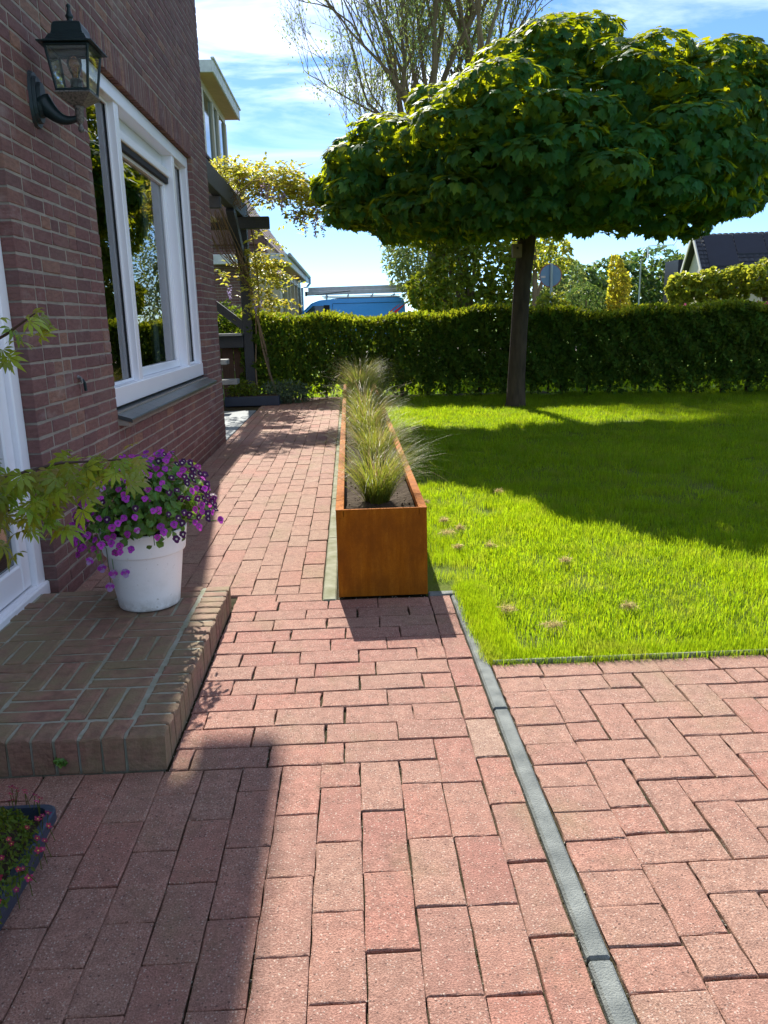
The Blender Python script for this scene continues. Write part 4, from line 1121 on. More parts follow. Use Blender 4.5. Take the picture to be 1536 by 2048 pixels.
for (u, v, ru, rv, Y, ry) in [(662, 372, 44, 34, 10.3, .35), (720, 360, 75, 80, 9.9, .8), (800, 330, 90, 92, 10.1, 1.0), (860, 380, 95, 85, 9.6, 1.0), (790, 400, 90, 66, 10.6, 1.0), (930, 280, 85, 125, 9.0, 1.1), (990, 245, 85, 110, 8.5, .8), (970, 385, 130, 85, 9.1, 1.1), (950, 340, 110, 100, 10.7, 1.1),
        (1085, 190, 125, 135, 9.5, 1.3), (1130, 152, 85, 112, 9.8, 1.1), (1090, 310, 150, 130, 8.6, 1.0), (1180, 345, 140, 108, 8.5, 1.0), (1120, 340, 150, 105, 10.9, 1.1), (1240, 222, 140, 130, 9.2, 1.4), (1270, 350, 150, 106, 8.8, 1.2), (1340, 300, 120, 112, 8.7, 1.2), (1300, 320, 170, 105, 10.9, 1.1),
        (1390, 237, 140, 135, 9.2, 1.4), (1400, 352, 115, 103, 9.2, 1.4), (1480, 222, 100, 130, 9.4, 1.3), (1450, 280, 120, 100, 10.8, 1.1), (1455, 330, 75, 95, 10.3, 1.2), (1550, 230, 90, 120, 10.2, 1.2)]:
    x, z = PX(u, v, Y); s = (Y+.2)/10.9/TM
    lob.append((x, Y+.3, z, ru*s*.9, ry*.92, rv*s*.88))
# small clumps riding on the big lobes break up the outline and catch the light
SR = np.random.default_rng(5)
_base = list(lob)
for _ in range(3000):
    l = _base[SR.integers(len(_base))]; dv = norm(SR.normal(size=3)); 
    if dv[2] < -.15 and SR.random() < .6: continue
    c = np.array(l[:3])+dv*np.array(l[3:6])*.9
    if any(np.sum(((c-np.array(m[:3]))/np.array(m[3:6]))**2) < .6 for m in _base): continue
    if any(np.linalg.norm(c-np.array(m[:3])) < .30 for m in lob[len(_base):]): continue
    if c[0] < .05: continue
    r_ = SR.uniform(.17, .30); lob.append((c[0], c[1], c[2], r_*1.35, r_*1.3, r_*.62))
    if len(lob) > len(_base)+240: break
mt = thing('globe_maple', 'large globe-headed maple tree with dense dark green crown on the lawn', 'tree', (2.24, 10.7, 0))
def trunk_b(b):
    pts = [(2.235, 10.7, -.03), (2.24, 10.7, .05), (2.245, 10.7, .4), (2.27, 10.7, 1.0), (2.30, 10.7, 1.6), (2.345, 10.7, 2.1), (2.38, 10.72, 2.5), (2.45, 10.75, 3.0)]
    b.tube(pts, [.165, .135, .118, .112, .112, .118, .128, .10], 16)
    for i in range(9):
        a = 2*pi*i/9+.2; e = Vector((2.5+1.7*cos(a)*random.uniform(.7, 1.0), 10.2+1.2*sin(a), 2.9+random.uniform(.1, 1.0)))
        s = Vector((2.39, 10.73, 2.4+random.uniform(0, .4))); m = (s+e)/2+Vector((0, 0, -.12)); b.tube([s, m, e], [.06, .04, .015], 7)
        for q in range(3): b.tube([m+(e-m)*.3*q, m+(e-m)*.3*q+Vector((random.uniform(-.3, .4), random.uniform(-.4, .3), random.uniform(-.1, .3)))], [.018, .006], 5)
sub('trunk', mt, 'bark', trunk_b, True)
N = 32000
P, d = crown_points(lob, N, .25, 2.08)
upv = np.array([0, 0, 1.0])
nrm = norm(d*1.0+upv*.35+.38*rdir(N)); tip = d*np.array([.8, .8, .2])+np.array([0, 0, -.75])+.35*rdir(N)
R = frames(nrm, tip); S = rng.uniform(.06, .12, N)
tv, tf = maple_tpl()
# the largest-looking leaves facing the camera become single parts
vis = np.array([ (-(Vector(p)-EYE).normalized()).dot(Vector(n_)) for p, n_ in zip(P, d)])
score = np.where((vis > .15) & (P[:, 2] > 2.0), S*vis/(P[:, 1]), 0)
for i in range(N):
    if score[i] > 0 and not in_view(P[i], 0): score[i] = 0
big = np.argsort(-score)[:300]; mask = np.ones(N, bool); mask[big] = False
link('crown', scatter_mesh('crown', tv, tf, R[mask], P[mask], S[mask], ('maple_leaf',)), mt, kind='stuff')
lm = [raw_mesh('leaf', np.array(tv)*[1, 1, k], np.concatenate([np.asarray(f) for f in tf]), [len(f) for f in tf], ('maple_leaf',)) for k in (.6, 1, 1.5, 2)]
for i in big:
    o = link('leaf', lm[i % 4], mt, P[i]); m = R[i]; o.rotation_mode = 'QUATERNION'; o.rotation_quaternion = Matrix(m.tolist()).to_quaternion(); o.scale = (S[i],)*3
# inner foliage that closes the crown
N = 8000; k = rng.integers(0, len(_base), N); L_ = np.array(_base)[k]; dd = rdir(N); P = L_[:, :3]+dd*L_[:, 3:6]*(.75*rng.random(N)**.4)[:, None]
P = P[P[:, 2] > 2.15]; N = len(P)
link('inner_foliage', scatter_mesh('inner_foliage', *diamond_tpl(.42), frames(rdir(N)+upv*.3, rdir(N)), P, rng.uniform(.14, .24, N), ('maple_leaf',)), mt, kind='stuff')

bh = thing('bird_box', 'small wooden bird box fixed to the maple trunk', 'bird box', (2.17, 10.55, 2.0))
sub('box', bh, 'bird_wood', lambda b: b.box(2.13, 2.245, 10.48, 10.60, 1.925, 2.09, .004))
sub('roof', bh, 'bark', lambda b: b.beam((2.185, 10.44, 2.125), (2.185, 10.62, 2.145), .165, .014))
sub('entrance_hole', bh, 'gasket', lambda b: b.tube([(2.187, 10.4795, 2.04), (2.187, 10.477, 2.04)], .016, 12))

# ================================================================== CONIFER HEDGE
HA, HB = Vector((-1.75, 12.72, 0)), Vector((8.8, 10.75, 0))
hd = (HB-HA).normalized(); hn = Vector((-hd.y, hd.x, 0)); HL = (HB-HA).length; HD = .75
hedge = thing('conifer_hedge', 'long clipped conifer hedge closing off the garden behind the lawn', 'hedge', tuple((HA+HB)/2))
def hedge_pts(N, lo, hi, f0, f1):
    s = rng.uniform(0, HL, N); w = rng.uniform(f0, f1, N); z = rng.uniform(lo, hi, N); return s, w, z
def hedge_w(s, w, z):
    return np.array(HA)[None]+s[:, None]*np.array(hd)[None]+w[:, None]*np.array(hn)[None]+z[:, None]*np.array([0, 0, 1.0])[None]
NS = 27
stem_s = np.array([(i+.5)*HL/NS+random.uniform(-.08, .08) for i in range(NS)])
def top_h(s): return 1.225+.035*np.sin(s*1.9+.5)+.03*np.sin(s*5.3)+.05*np.exp(-((s-4.4)/.8)**2)
allP = []; allN = []; allT = []
for nme, N, f0, f1 in (('front', 30000, 0, .16), ('back', 15000, .55, .75), ('core', 16000, .12, .6)):
    s, w, z = hedge_pts(N, .03, 1.30, f0, f1)
    near = np.min(np.abs(s[:, None]-stem_s[None]), 1)
    # each conifer narrows towards the ground, so gaps open low between stems
    dens = np.clip((z-.02)/.30, 0, 1)**.8*np.clip(1.25-near/.20*np.clip(.5-z, 0, 1)*3.2, 0, 1)+.10
    blob = .5+.5*np.sin(s*7.7+z*9)*np.sin(s*4.1-z*6.5)
    w = w+(.09*blob+.05*np.sin(s*16+z*13))*(1 if nme == 'front' else .3)
    ok = (rng.random(N) < dens) & (z < top_h(s)+rng.normal(0, .02, N))
    s, w, z = s[ok], w[ok], z[ok]; n_ = {'front': -1, 'back': 1, 'core': 0}[nme]
    P = hedge_w(s, w, z); allP.append(P)
    nn = np.tile(np.array(hn)*n_, (len(P), 1))+.8*rdir(len(P)); allN.append(nn)
    allT.append(np.array([0, 0, .75])+np.array(hn)*n_*.5+.75*rdir(len(P)))
P = np.concatenate(allP); nn = np.concatenate(allN); tt = np.concatenate(allT)
link('foliage', scatter_mesh('foliage', *spray_tpl(), frames(nn, tt), P, rng.uniform(.045, .095, len(P)), ('hedge_leaf',)), hedge, kind='stuff')
s, w, z = hedge_pts(15000, 0, .07, -.02, .78); z = top_h(s)-.05+z+np.maximum(rng.normal(0, .022, len(z)), -.03); P = hedge_w(s, w, z)
link('new_growth', scatter_mesh('new_growth', *spray_tpl(), frames(rdir(len(P))+np.array([0, -.4, .3]), np.array([0, 0, .9])+.6*rdir(len(P))), P, rng.uniform(.035, .08, len(P)), ('hedge_tip',)), hedge, kind='stuff')
for i, s_ in enumerate(stem_s):
    def st_b(b, s_=s_):
        p0 = HA+hd*float(s_)+hn*.38; r = random.uniform(.022, .038)
        b.tube([p0+Vector((0, 0, -.05)), p0+Vector((random.gauss(0, .02), random.gauss(0, .02), .4)), p0+Vector((random.gauss(0, .04), 0, 1.05))], [r, r*.8, r*.3], 7)
        for q in range(5):
            z0 = random.uniform(.1, .8); b.tube([p0+Vector((0, 0, z0)), p0+hd*random.uniform(-.2, .2)+hn*random.uniform(-.25, .2)+Vector((0, 0, z0+.28))], [.009, .003], 5, False)
    sub('stem', hedge, 'hedge_stem', st_b)
# one tall shoot and a leafy shrub poking over the hedge
def leaf_cloud(c, e, N, tpl, s0, s1, updir=.4, droop=0.0):
    d = rdir(N); r = rng.random(N)**.45; P = np.array(c)+d*np.array(e)*r[:, None]
    return tpl, frames(d*.6+.7*rdir(N)+np.array([0, 0, updir]), d+.6*rdir(N)+np.array([0, 0, -droop])), P, rng.uniform(s0, s1, N)
def cloud_mesh(name, clouds, mat):
    tpl = clouds[0][0]
    return scatter_mesh(name, tpl[0], tpl[1], np.concatenate([c[1] for c in clouds]), np.concatenate([c[2] for c in clouds]), np.concatenate([c[3] for c in clouds]), (mat,))
sh = thing('leafy_shrub', 'pale green leafy shrub sticking up over the hedge behind the maple trunk', 'shrub', (3.15, 12.6, 0))
link('leaves', cloud_mesh('leaves', [leaf_cloud((3.15, 12.5, 1.32), (.24, .25, .22), 420, oval_tpl(.3), .05, .10), leaf_cloud((3.25, 12.45, 1.1), (.3, .25, .25), 300, oval_tpl(.3), .05, .09)], 'lime_leaf'), sh, kind='stuff')
sub('stem', sh, 'hedge_stem', lambda b: [b.tube([(3.15, 12.6, -.05), (3.13+i*.03, 12.58, .6), (3.05+i*.1, 12.52, 1.35)], [.015, .01, .004], 5) for i in range(3)])

# ================================================================== PERGOLA, SHELVES, WISTERIA
pg = thing('pergola', 'dark stained timber pergola at the far corner of the house', 'pergola', (-1.56, 12.75, 0))
sub('post', pg, 'dark_wood', lambda b: b.box(-1.635, -1.485, 12.68, 12.83, -.03, 2.72, .006))
sub('main_beam', pg, 'dark_wood', lambda b: b.box(-1.62, -1.50, 8.27, 13.1, 2.725, 2.965, .006))
sub('cross_beam', pg, 'dark_wood', lambda b: b.box(-4.2, -1.12, 12.45, 12.57, 2.55, 2.72, .006))
sub('cross_beam', pg, 'dark_wood', lambda b: b.box(-4.2, -1.52, 10.4, 10.5, 2.58, 2.722, .006))
sub('brace', pg, 'dark_wood', lambda b: b.beam((-1.56, 11.55, 2.74), (-1.56, 12.74, 1.95), .11, .15))
sub('brace', pg, 'dark_wood', lambda b: b.beam((-2.35, 12.75, 1.72), (-1.60, 12.75, 1.12), .09, .12))
sub('roof_board', pg, 'cream_paint', lambda b: b.box(-4.2, -1.85, 10.6, 12.4, 2.64, 2.665, .004), label='pale board lying over the pergola')
sub('rail', pg, 'dark_wood', lambda b: b.box(-3.0, -1.637, 12.66, 12.82, .82, 1.0, .005))
sub('rail_cap', pg, 'grey_wood', lambda b: b.box(-3.0, -1.637, 12.5, 12.86, 1.003, 1.04, .005))
for i in range(7):
    sub('back_board', pg, 'brown_wood', lambda b: b.box(-3.0+i*.195, -3.0+i*.195+.185, 12.88, 12.90, .02, .85, .004))
sd = thing('plank_steps', 'stepped rack with grey planks standing under the pergola', 'plant rack', (-2.0, 11.6, 0))
for (x1, y0, y1, z) in ((-1.72, 11.35, 11.62, .63), (-1.63, 11.62, 11.9, .33), (-1.80, 11.2, 11.4, .22)):
    sub('plank', sd, 'grey_wood', lambda b: b.box(-2.6, x1, y0, y1, z, z+.07, .006))
sub('leg', sd, 'dark_wood', lambda b: b.box(-2.5, -2.42, 11.3, 11.8, 0, .63, .004))
sub('leg', sd, 'dark_wood', lambda b: b.box(-2.02, -1.94, 11.58, 11.66, 0, .63, .004))
bx = thing('low_planter', 'low blue-grey planter box at the foot of the pergola post', 'planter', (-1.4, 12.2, 0))
sub('box', bx, 'trough_plastic', lambda b: b.box(-1.85, -1.05, 11.75, 12.1, .0, .14, .008))
sub('soil', bx, 'soil', lambda b: b.box(-1.83, -1.07, 11.77, 12.08, .1, .145))
lv = thing('grey_green_cushion', 'soft grey-green cushion plant spreading beside the pergola post', 'plant', (-.95, 12.1, 0))
link('leaves', cloud_mesh('leaves', [leaf_cloud((-1.0, 12.15, .14), (.42, .3, .20), 2200, diamond_tpl(.18), .03, .07, .3)], 'lavender'), lv, kind='stuff')
fr = thing('small_fern', 'small yellow-green leafy plant growing in the low planter box', 'plant', (-1.55, 11.9, .14))
link('leaves', cloud_mesh('leaves', [leaf_cloud((-1.58, 11.92, .22), (.26, .16, .14), 500, oval_tpl(.25), .03, .07)], 'shrub_leaf'), fr, kind='stuff')
bb = thing('corner_bush', 'dark green bush behind the pergola rail', 'shrub', (-2.0, 13.4, 0))
link('leaves', cloud_mesh('leaves', [leaf_cloud((-2.0, 13.4, 1.05), (.45, .3, .5), 1500, spray_tpl(), .05, .1)], 'hedge_leaf'), bb, kind='stuff')

ws = thing('wisteria', 'wisteria with golden young leaves and lilac racemes climbing over the pergola', 'climber', (-1.35, 12.85, 0))
def vine_b(b):
    for k, (x0, ph, r) in enumerate(((-1.30, 0, .022), (-1.22, 2.1, .018), (-1.36, 4, .014))):
        pts = []; rad = []
        for i in range(22):
            f = i/21; a = ph+f*6.5; tw = (1-f*.75)
            pts.append((x0-.18*f+.09*tw*sin(a)-.05*f, 12.66+.05*cos(a), 2.75*f)); rad.append(r*(1-.35*f))
        b.tube(pts, rad, 7)
    for i in range(26):
        a = Vector((random.uniform(-1.7, -1.4), random.uniform(11.2, 12.7), 2.75)); e = a+Vector((random.uniform(-.4, 1.1), random.uniform(-.7, .5), random.uniform(.1, .5))); b.tube([a, (a+e)/2+Vector((0, 0, .12)), e], [.007, .005, .002], 5, False)
    for i in range(22):   # bare stems that fall from the beam along the brace
        x = random.uniform(-2.0, -1.62); b.tube([(x, random.uniform(11.2, 12.2), 2.7), (x+.12, 12.2, 2.2), (-1.45+random.gauss(0, .06), 12.6, 1.6+random.random()*.5)], [.006, .006, .005], 5, False)
sub('vine', ws, 'willow_bark', vine_b, True)
def compound(pts, n_leaf, L):
    """pinnate leaves: pairs of drooping leaflets along a rachis"""
    P = []; T = []; Nn = []; S = []
    for p in pts:
        d = norm(rng.normal(size=3)*np.array([1, 1, .45])+np.array([.15, -.1, .05])); side = norm(np.cross(d, [0, 0, 1.0])); k = n_leaf
        for i in range(k):
            f = (i+1)/k; q = np.array(p)+d*L*f+np.array([0, 0, -.35*L*f*f])
            for s_ in (-1, 1):
                P.append(q); T.append(side*s_*.9+d*.5+np.array([0, 0, -.55])); Nn.append(np.array([0, 0, 1.0])+.5*rng.normal(size=3)); S.append(rng.uniform(.055, .085))
    return oval_tpl(.26, .06), frames(np.array(Nn), np.array(T)), np.array(P), np.array(S)
def sp(n, c, e):
    return np.array(c)+rdir(n)*np.array(e)*(rng.random(n)**.5)[:, None]
clusters = np.concatenate([sp(110, (-1.5, 11.9, 3.22), (.35, .8, .16)), sp(150, (-1.05, 12.1, 3.15), (.42, .6, .26)), sp(100, (-.62, 12.0, 3.0), (.36, .5, .22)), sp(55, (-.30, 11.9, 2.92), (.22, .4, .20)),
    sp(40, (-.50, 11.9, 2.70), (.25, .3, .2)), sp(60, (-1.85, 11.6, 3.1), (.3, .8, .14))])
link('canopy_leaves', cloud_mesh('canopy_leaves', [compound(clusters, 5, .26)], 'wisteria_leaf'), ws, kind='stuff')
cl2 = np.concatenate([sp(60, (-1.28, 12.55, 2.15), (.25, .2, .38)), sp(50, (-1.12, 12.5, 1.98), (.30, .2, .26)), sp(40, (-1.35, 12.5, 1.6), (.3, .2, .22)), sp(26, (-1.1, 12.5, 1.5), (.25, .2, .15)), sp(12, (-1.75, 12.4, 1.95), (.15, .2, .14))])
link('post_leaves', cloud_mesh('post_leaves', [compound(cl2, 4, .22)], 'wisteria_leaf'), ws, kind='stuff')
def raceme(p, L):
    n = 60; f = rng.random(n); a = rng.random(n)*2*pi; r = .035*(1-f*.75)
    P = np.array(p)+np.column_stack([r*np.cos(a), r*np.sin(a), -L*f]); return scatter_mesh('flower_raceme', *diamond_tpl(.5), frames(rdir(n), rdir(n)), P, rng.uniform(.018, .03, n), ('wisteria_flower',))
for p, L in (((-1.05, 11.6, 3.05), .26), ((-.98, 11.7, 3.0), .28), ((-1.12, 11.65, 3.12), .22), ((-.85, 11.6, 2.92), .25), ((-.38, 11.7, 2.85), .3), ((-.25, 11.8, 2.8), .26), ((-.55, 11.6, 2.62), .28), ((-.42, 11.7, 2.58), .24), ((-.30, 11.75, 2.55), .2), ((-.68, 11.7, 2.7), .22),
             ((-1.38, 12.35, 1.55), .2), ((-1.3, 12.35, 1.62), .2), ((-1.75, 12.3, 1.75), .2), ((-1.0, 12.4, 1.95), .16)):
    link('flower_raceme', raceme(p, L), ws)

# ================================================================== NEIGHBOURS AND BACKGROUND
# ---- house next door (brick gable, cream bay with flat roof, dormer)
nb = thing('neighbour_house', 'brick house next door with cream bay window and flat-roofed dormer', 'house', (-4, 26, 0))
gw = sub('gable_wall', nb, 'mortar', lambda b: [b.box(-7.5, -2.02, 21.6, 21.9, -.05, 3.2), b.box(-2.32, -2.02, 21.9, 35, -.05, 3.2)])
bk = MB()
for i in range(44):
    z = .02+i*.072; x = -4.6-(.11 if i % 2 else 0)
    while x < -2.03:
        a = max(x, -4.6); c = min(x+.213, -2.02)
        if c-a > .05: bk.box(a, c, 21.594, 21.62, z, z+.060, .003, random.random())
        x += .223
link('brick_courses', bk.mesh('brick_courses', 'brick'), gw, kind='stuff')
rf = sub('roof', nb, 'tile_red', lambda b: b.add([(-2.0, 21.4, 3.15), (-2.0, 35.2, 3.15), (-5.0, 35.2, 7.6), (-5.0, 21.4, 7.6), (-8.0, 21.4, 3.15), (-8.0, 35.2, 3.15), (-2.0, 21.4, 3.0), (-8, 21.4, 3.0)], [(0, 1, 2, 3), (3, 2, 5, 4), (0, 3, 4)]))
ti = MB()
for j in range(16):
    for i in range(46):
        f = j/16; x = -1.97-3.0*f; z = 3.17+4.45*f; y = 21.4+i*.3
        dx_, dz_ = -3.0/16, 4.45/16
        ti.add([(x, y, z+.03), (x, y+.27, z+.03), (x+dx_*1.1, y+.27, z+dz_*1.1+.005), (x+dx_*1.1, y, z+dz_*1.1+.005), (x, y, z-.01), (x, y+.27, z-.01)], [(0, 1, 2, 3), (4, 5, 1, 0)], random.random())
link('roof_tiles', ti.mesh('roof_tiles', 'tile_red'), rf, kind='stuff')
bay = sub('bay', nb, 'cream_paint', lambda b: [b.box(-2.0, -1.78, 21.95, 22.7, 0, 2.62, .01), b.box(-2.0, -1.78, 22.7, 31.5, 0, .9, .01)] + [b.box(-2.0, -1.76, y, y+.16, .9, 2.62, .01) for y in (24.4, 25.8, 27.6, 29.4, 31.3)] + [b.box(-2.0, -1.78, 22.7, 31.5, 2.42, 2.62, .01)], label='cream panelled bay with tall windows')
for i, (y0, y1) in enumerate(((22.7, 24.4), (24.56, 25.8), (25.96, 27.6), (27.76, 29.4), (29.56, 31.3))):
    sub('window', bay, 'van_glass', lambda b: b.box(-1.9, -1.86, y0, y1, .9, 2.42))
sub('side_window', nb, 'van_glass', lambda b: b.box(-2.62, -2.28, 21.56, 21.59, 1.25, 2.62))
sub('side_frame', nb, 'cream_paint', lambda b: [b.box(-2.74, -2.62, 21.53, 21.6, 1.0, 2.72, .005), b.box(-2.28, -1.77, 21.53, 21.6, .8, 2.72, .005)])
sub('bay_roof', nb, 'soffit', lambda b: b.box(-3.4, -1.52, 21.05, 32.3, 2.66, 2.70), label='timber soffit under the flat bay roof')
sub('bay_fascia', nb, 'fascia', lambda b: [b.box(-3.4, -1.50, 21.0, 21.05, 2.64, 2.88, .01), b.box(-1.54, -1.49, 21.05, 32.3, 2.64, 2.88, .01), b.box(-3.4, -1.54, 21.05, 32.3, 2.84, 2.87)])
sub('gutter', nb, 'zinc', lambda b: [b.tube([(-1.44, 21.3, 2.86), (-1.44, 32.3, 2.86)], .05, 8), b.tube([(-1.44, 32.2, 2.84), (-1.44, 32.2, 2.62), (-1.55, 32.2, 2.5), (-1.75, 32.2, 2.46), (-1.77, 32.2, .1)], .045, 8)])
dm = sub('dormer', nb, 'cream_paint', lambda b: [b.box(-5.5, -3.52, 21.9, 21.95, 5.0, 7.2), b.box(-3.56, -3.5, 21.9, 26.1, 4.9, 5.45), b.box(-3.56, -3.5, 21.9, 26.1, 7.0, 7.2)] + [b.box(-3.58, -3.47, y, y+.22, 5.45, 7.0, .01) for y in (21.9, 23.5, 24.4, 25.85)])
for (y0, y1) in ((22.12, 23.5), (23.72, 24.4), (24.62, 25.85)):
    sub('window', dm, 'van_glass', lambda b: b.box(-3.56, -3.53, y0, y1, 5.45, 7.0))
sub('dormer_soffit', dm, 'soffit', lambda b: b.box(-5.6, -3.12, 21.6, 26.4, 7.2, 7.23))
sub('dormer_fascia', dm, 'fascia', lambda b: [b.box(-3.14, -3.09, 21.55, 26.45, 7.19, 7.47, .01), b.box(-5.6, -3.14, 21.55, 21.6, 7.19, 7.47, .01), b.box(-3.14, -3.05, 21.5, 26.5, 7.475, 7.52, .01), b.box(-5.6, -3.14, 21.6, 26.45, 7.44, 7.47)])

# ---- blue van with ladder
VY = 31.0
van = thing('delivery_van', 'bright blue panel van with red swoosh parked behind the hedge', 'van', (1, VY, 0))
prof = [(-2.35, .35), (-2.42, .55), (-2.40, .85), (-2.25, 1.02), (-1.45, 1.18), (-.72, 1.84), (-.45, 1.93), (.2, 1.985), (2.4, 2.0), (2.62, 1.96), (2.70, 1.8), (2.74, .9), (2.74, .4), (2.6, .32)]
VX0 = -.58
def van_b(b):
    n = len(prof); rings = []
    for (yy, s, ins) in ((VY-.95, .965, .0), (VY-.90, 1, 0), (VY-.6, 1.0, 0), (VY+.6, 1, 0), (VY+.90, 1, 0), (VY+.95, .965, 0)):
        rings.append([(VX0+p[0]*s, yy+(0 if p[1] < 1.1 else (.12*(p[1]-1.1)*(1 if yy < VY else -1) if abs(yy-VY) > .7 else 0)), .3+(p[1]-.3)*(.985 if s < 1 else 1)) for p in prof])
    vs = [v for r in rings for v in r]; fs = []
    for l in range(len(rings)-1):
        for k in range(n): fs.append((l*n+k, l*n+(k+1) % n, (l+1)*n+(k+1) % n, (l+1)*n+k))
    fs += [tuple(range(n)), tuple(range((len(rings)-1)*n, len(rings)*n))[::-1]]
    b.add(vs, fs)
sub('body', van, 'van_blue', van_b)
fy = VY-.885
sub('side_window', van, 'van_glass', lambda b: b.add([(VX0-1.28, fy-.075, 1.2), (VX0-.3, fy-.07, 1.2), (VX0-.3, fy-.005, 1.73), (VX0-.7, fy-.005, 1.73)], [(0, 1, 2, 3)]))
sub('window_pillar', van, 'rubber', lambda b: b.add([(VX0-.3, fy-.078, 1.2), (VX0-.08, fy-.078, 1.2), (VX0-.08, fy-.008, 1.75), (VX0-.3, fy-.008, 1.75)], [(0, 1, 2, 3)]))
sub('windscreen', van, 'van_glass', lambda b: b.add([(VX0-1.42, VY-.72, 1.225), (VX0-.76, VY-.66, 1.83), (VX0-.76, VY+.66, 1.83), (VX0-1.42, VY+.72, 1.225)], [(0, 1, 2, 3)]))
def seam_b(b):
    for x in (0.02, 1.2): b.box(VX0+x, VX0+x+.014, fy-.08, fy-.062, .5, 1.3); 
    b.beam((VX0+.05, fy-.012, 1.80), (VX0+2.6, fy-.012, 1.80), .01, .014)
    b.beam((VX0+.035, fy-.07, 1.25), (VX0+.035, fy-.01, 1.80), .012, .012)
sub('panel_seam', van, 'rubber', seam_b)
def swoosh(x0, w, b):
    pts = []
    for i in range(10):
        f = i/9; z = .9+f*.88; x = x0+.75*f**2; hw = w*sin(pi*min(1, .12+f*.88))**.8; pts.append((x, z, hw))
    vs = [];
    for (x, z, hw) in pts:
        yy = VY-.955 if z < 1.1 else VY-.955+.12*(z-1.1)
        vs += [(x-hw, yy-.008, z), (x+hw, yy-.008, z)]
    b.add(vs, [(2*i, 2*i+1, 2*i+3, 2*i+2) for i in range(9)])
sub('red_swoosh', van, 'van_red', lambda b: [swoosh(VX0+1.85, .035, b), swoosh(VX0+2.05, .085, b)], label='red curved stripes on the van side')
sub('roof_glint_strip', van, 'limestone', lambda b: b.box(VX0-.3, VX0+2.55, VY-.86, VY-.80, 1.985, 2.025, .01))  # pale strip added along the roof edge, sun glint put into its colour
for (x, s_) in ((-1.55, -1), (1.75, -1), (-1.55, 1), (1.75, 1)):
    w = sub('wheel', van, 'rubber', lambda b: b.tube([(VX0+x, VY+s_*.98, .33), (VX0+x, VY+s_*.76, .33)], .33, 20))
    sub('rim', w, 'aluminium', lambda b: b.tube([(VX0+x, VY+s_*.99, .33), (VX0+x, VY+s_*.94, .33)], .2, 14))
sub('headlight', van, 'limestone', lambda b: b.box(VX0-2.43, VX0-2.2, VY-.86, VY-.6, .8, .95, .03))
sub('headlight', van, 'limestone', lambda b: b.box(VX0-2.43, VX0-2.2, VY+.6, VY+.86, .8, .95, .03))
sub('roof_rack', van, 'aluminium', lambda b: [b.box(VX0+x, VX0+x+.05, VY-.8, VY+.8, 2.08, 2.12) for x in (-.2, .6, 1.5, 2.3)] + [b.tube([(VX0+x, VY+s*.78, 1.95), (VX0+x, VY+s*.78, 2.1)], .02, 6) for x in (-.2, .6, 1.5, 2.3) for s in (-1, 1)] + [b.tube([(VX0-.35, VY+s*.8, 2.06), (VX0+2.5, VY+s*.8, 2.06)], .018, 6) for s in (-1, 1)])
ld = thing('roof_ladder', 'long aluminium extension ladder carried on the van roof rack', 'ladder', (1, VY, 2.12))
for (yy, z, x0) in ((VY-.72, 2.13, -.95), (VY-.32, 2.13, -.95), (VY-.70, 2.275, -.85), (VY-.34, 2.275, -.85)):
    sub('rail', ld, 'aluminium', lambda b: b.beam((VX0+x0, yy, z+.05), (VX0+3.0, yy, z+.09), .035, .135))
for i in range(14):
    sub('rung', ld, 'aluminium', lambda b: b.tube([(VX0-.75+i*.27, VY-.72, 2.2), (VX0-.75+i*.27, VY-.32, 2.2)], .016, 6, False))
sub('end_cap', ld, 'rubber', lambda b: b.beam((VX0-.97, VY-.72, 2.16), (VX0-.9, VY-.72, 2.16), .05, .16))
sub('strap', ld, 'rubber', lambda b: b.beam((VX0-.6, VY-.752, 2.12), (VX0+.7, VY-.752, 2.24), .006, .022))

# ---- round traffic sign seen from behind
sg = thing('traffic_sign', 'round traffic sign on a grey post seen from behind', 'sign', (5.52, 22, 0))
sub('disc', sg, 'sign_back', lambda b: b.tube([(5.5, 22.0, 2.235), (5.5, 22.02, 2.235)], .285, 36))
def rim_b(b):
    n = 40; b.tube([(5.5+.295*cos(2*pi*i/n), 22.01, 2.235+.295*sin(2*pi*i/n)) for i in range(n+1)], .014, 6, False)
sub('rim', sg, 'sign_rim', rim_b)
sub('post', sg, 'pole_steel', lambda b: b.tube([(5.53, 21.96, -.05), (5.51, 21.96, 2.55)], .035, 10))
sub('sticker', sg, 'sticker', lambda b: b.box(5.24, 5.36, 21.994, 21.999, 2.18, 2.23))

# ---- trees
def lumpy_tree(name, label, base, crown, mat, N, s0, s1, tpl=None, trunk=(.12, .05), cat='tree', group=None, inner=.35, drop=.2, bark='willow_bark', stem_to=None):
    t_ = thing(name, label, cat, base, group)
    P, d = crown_points(crown, N, inner)
    R = frames(d*.5+.8*rdir(N)+np.array([0, 0, .4]), d*.6+.7*rdir(N)+np.array([0, 0, -drop]))
    tp = tpl or oval_tpl(.33)
    link('crown', scatter_mesh('crown', tp[0], tp[1], R, P, rng.uniform(s0, s1, N), (mat,)), t_, kind='stuff')
    c = Vector(crown[0][:3]); b0 = Vector(base)
    def tb(b):
        tops = [Vector(l[:3]) for l in crown]
        b.tube([b0+Vector((0, 0, -.1)), b0+(c-b0)*.55, c], [trunk[0], trunk[0]*.8, trunk[1]], 8)
        for q in tops[1:]: b.tube([b0+(c-b0)*.5, (b0+(c-b0)*.5+q)/2+Vector((0, 0, .05)), q], [trunk[0]*.6, trunk[0]*.4, trunk[1]*.4], 6)
    sub('trunk', t_, bark, tb)
    return t_
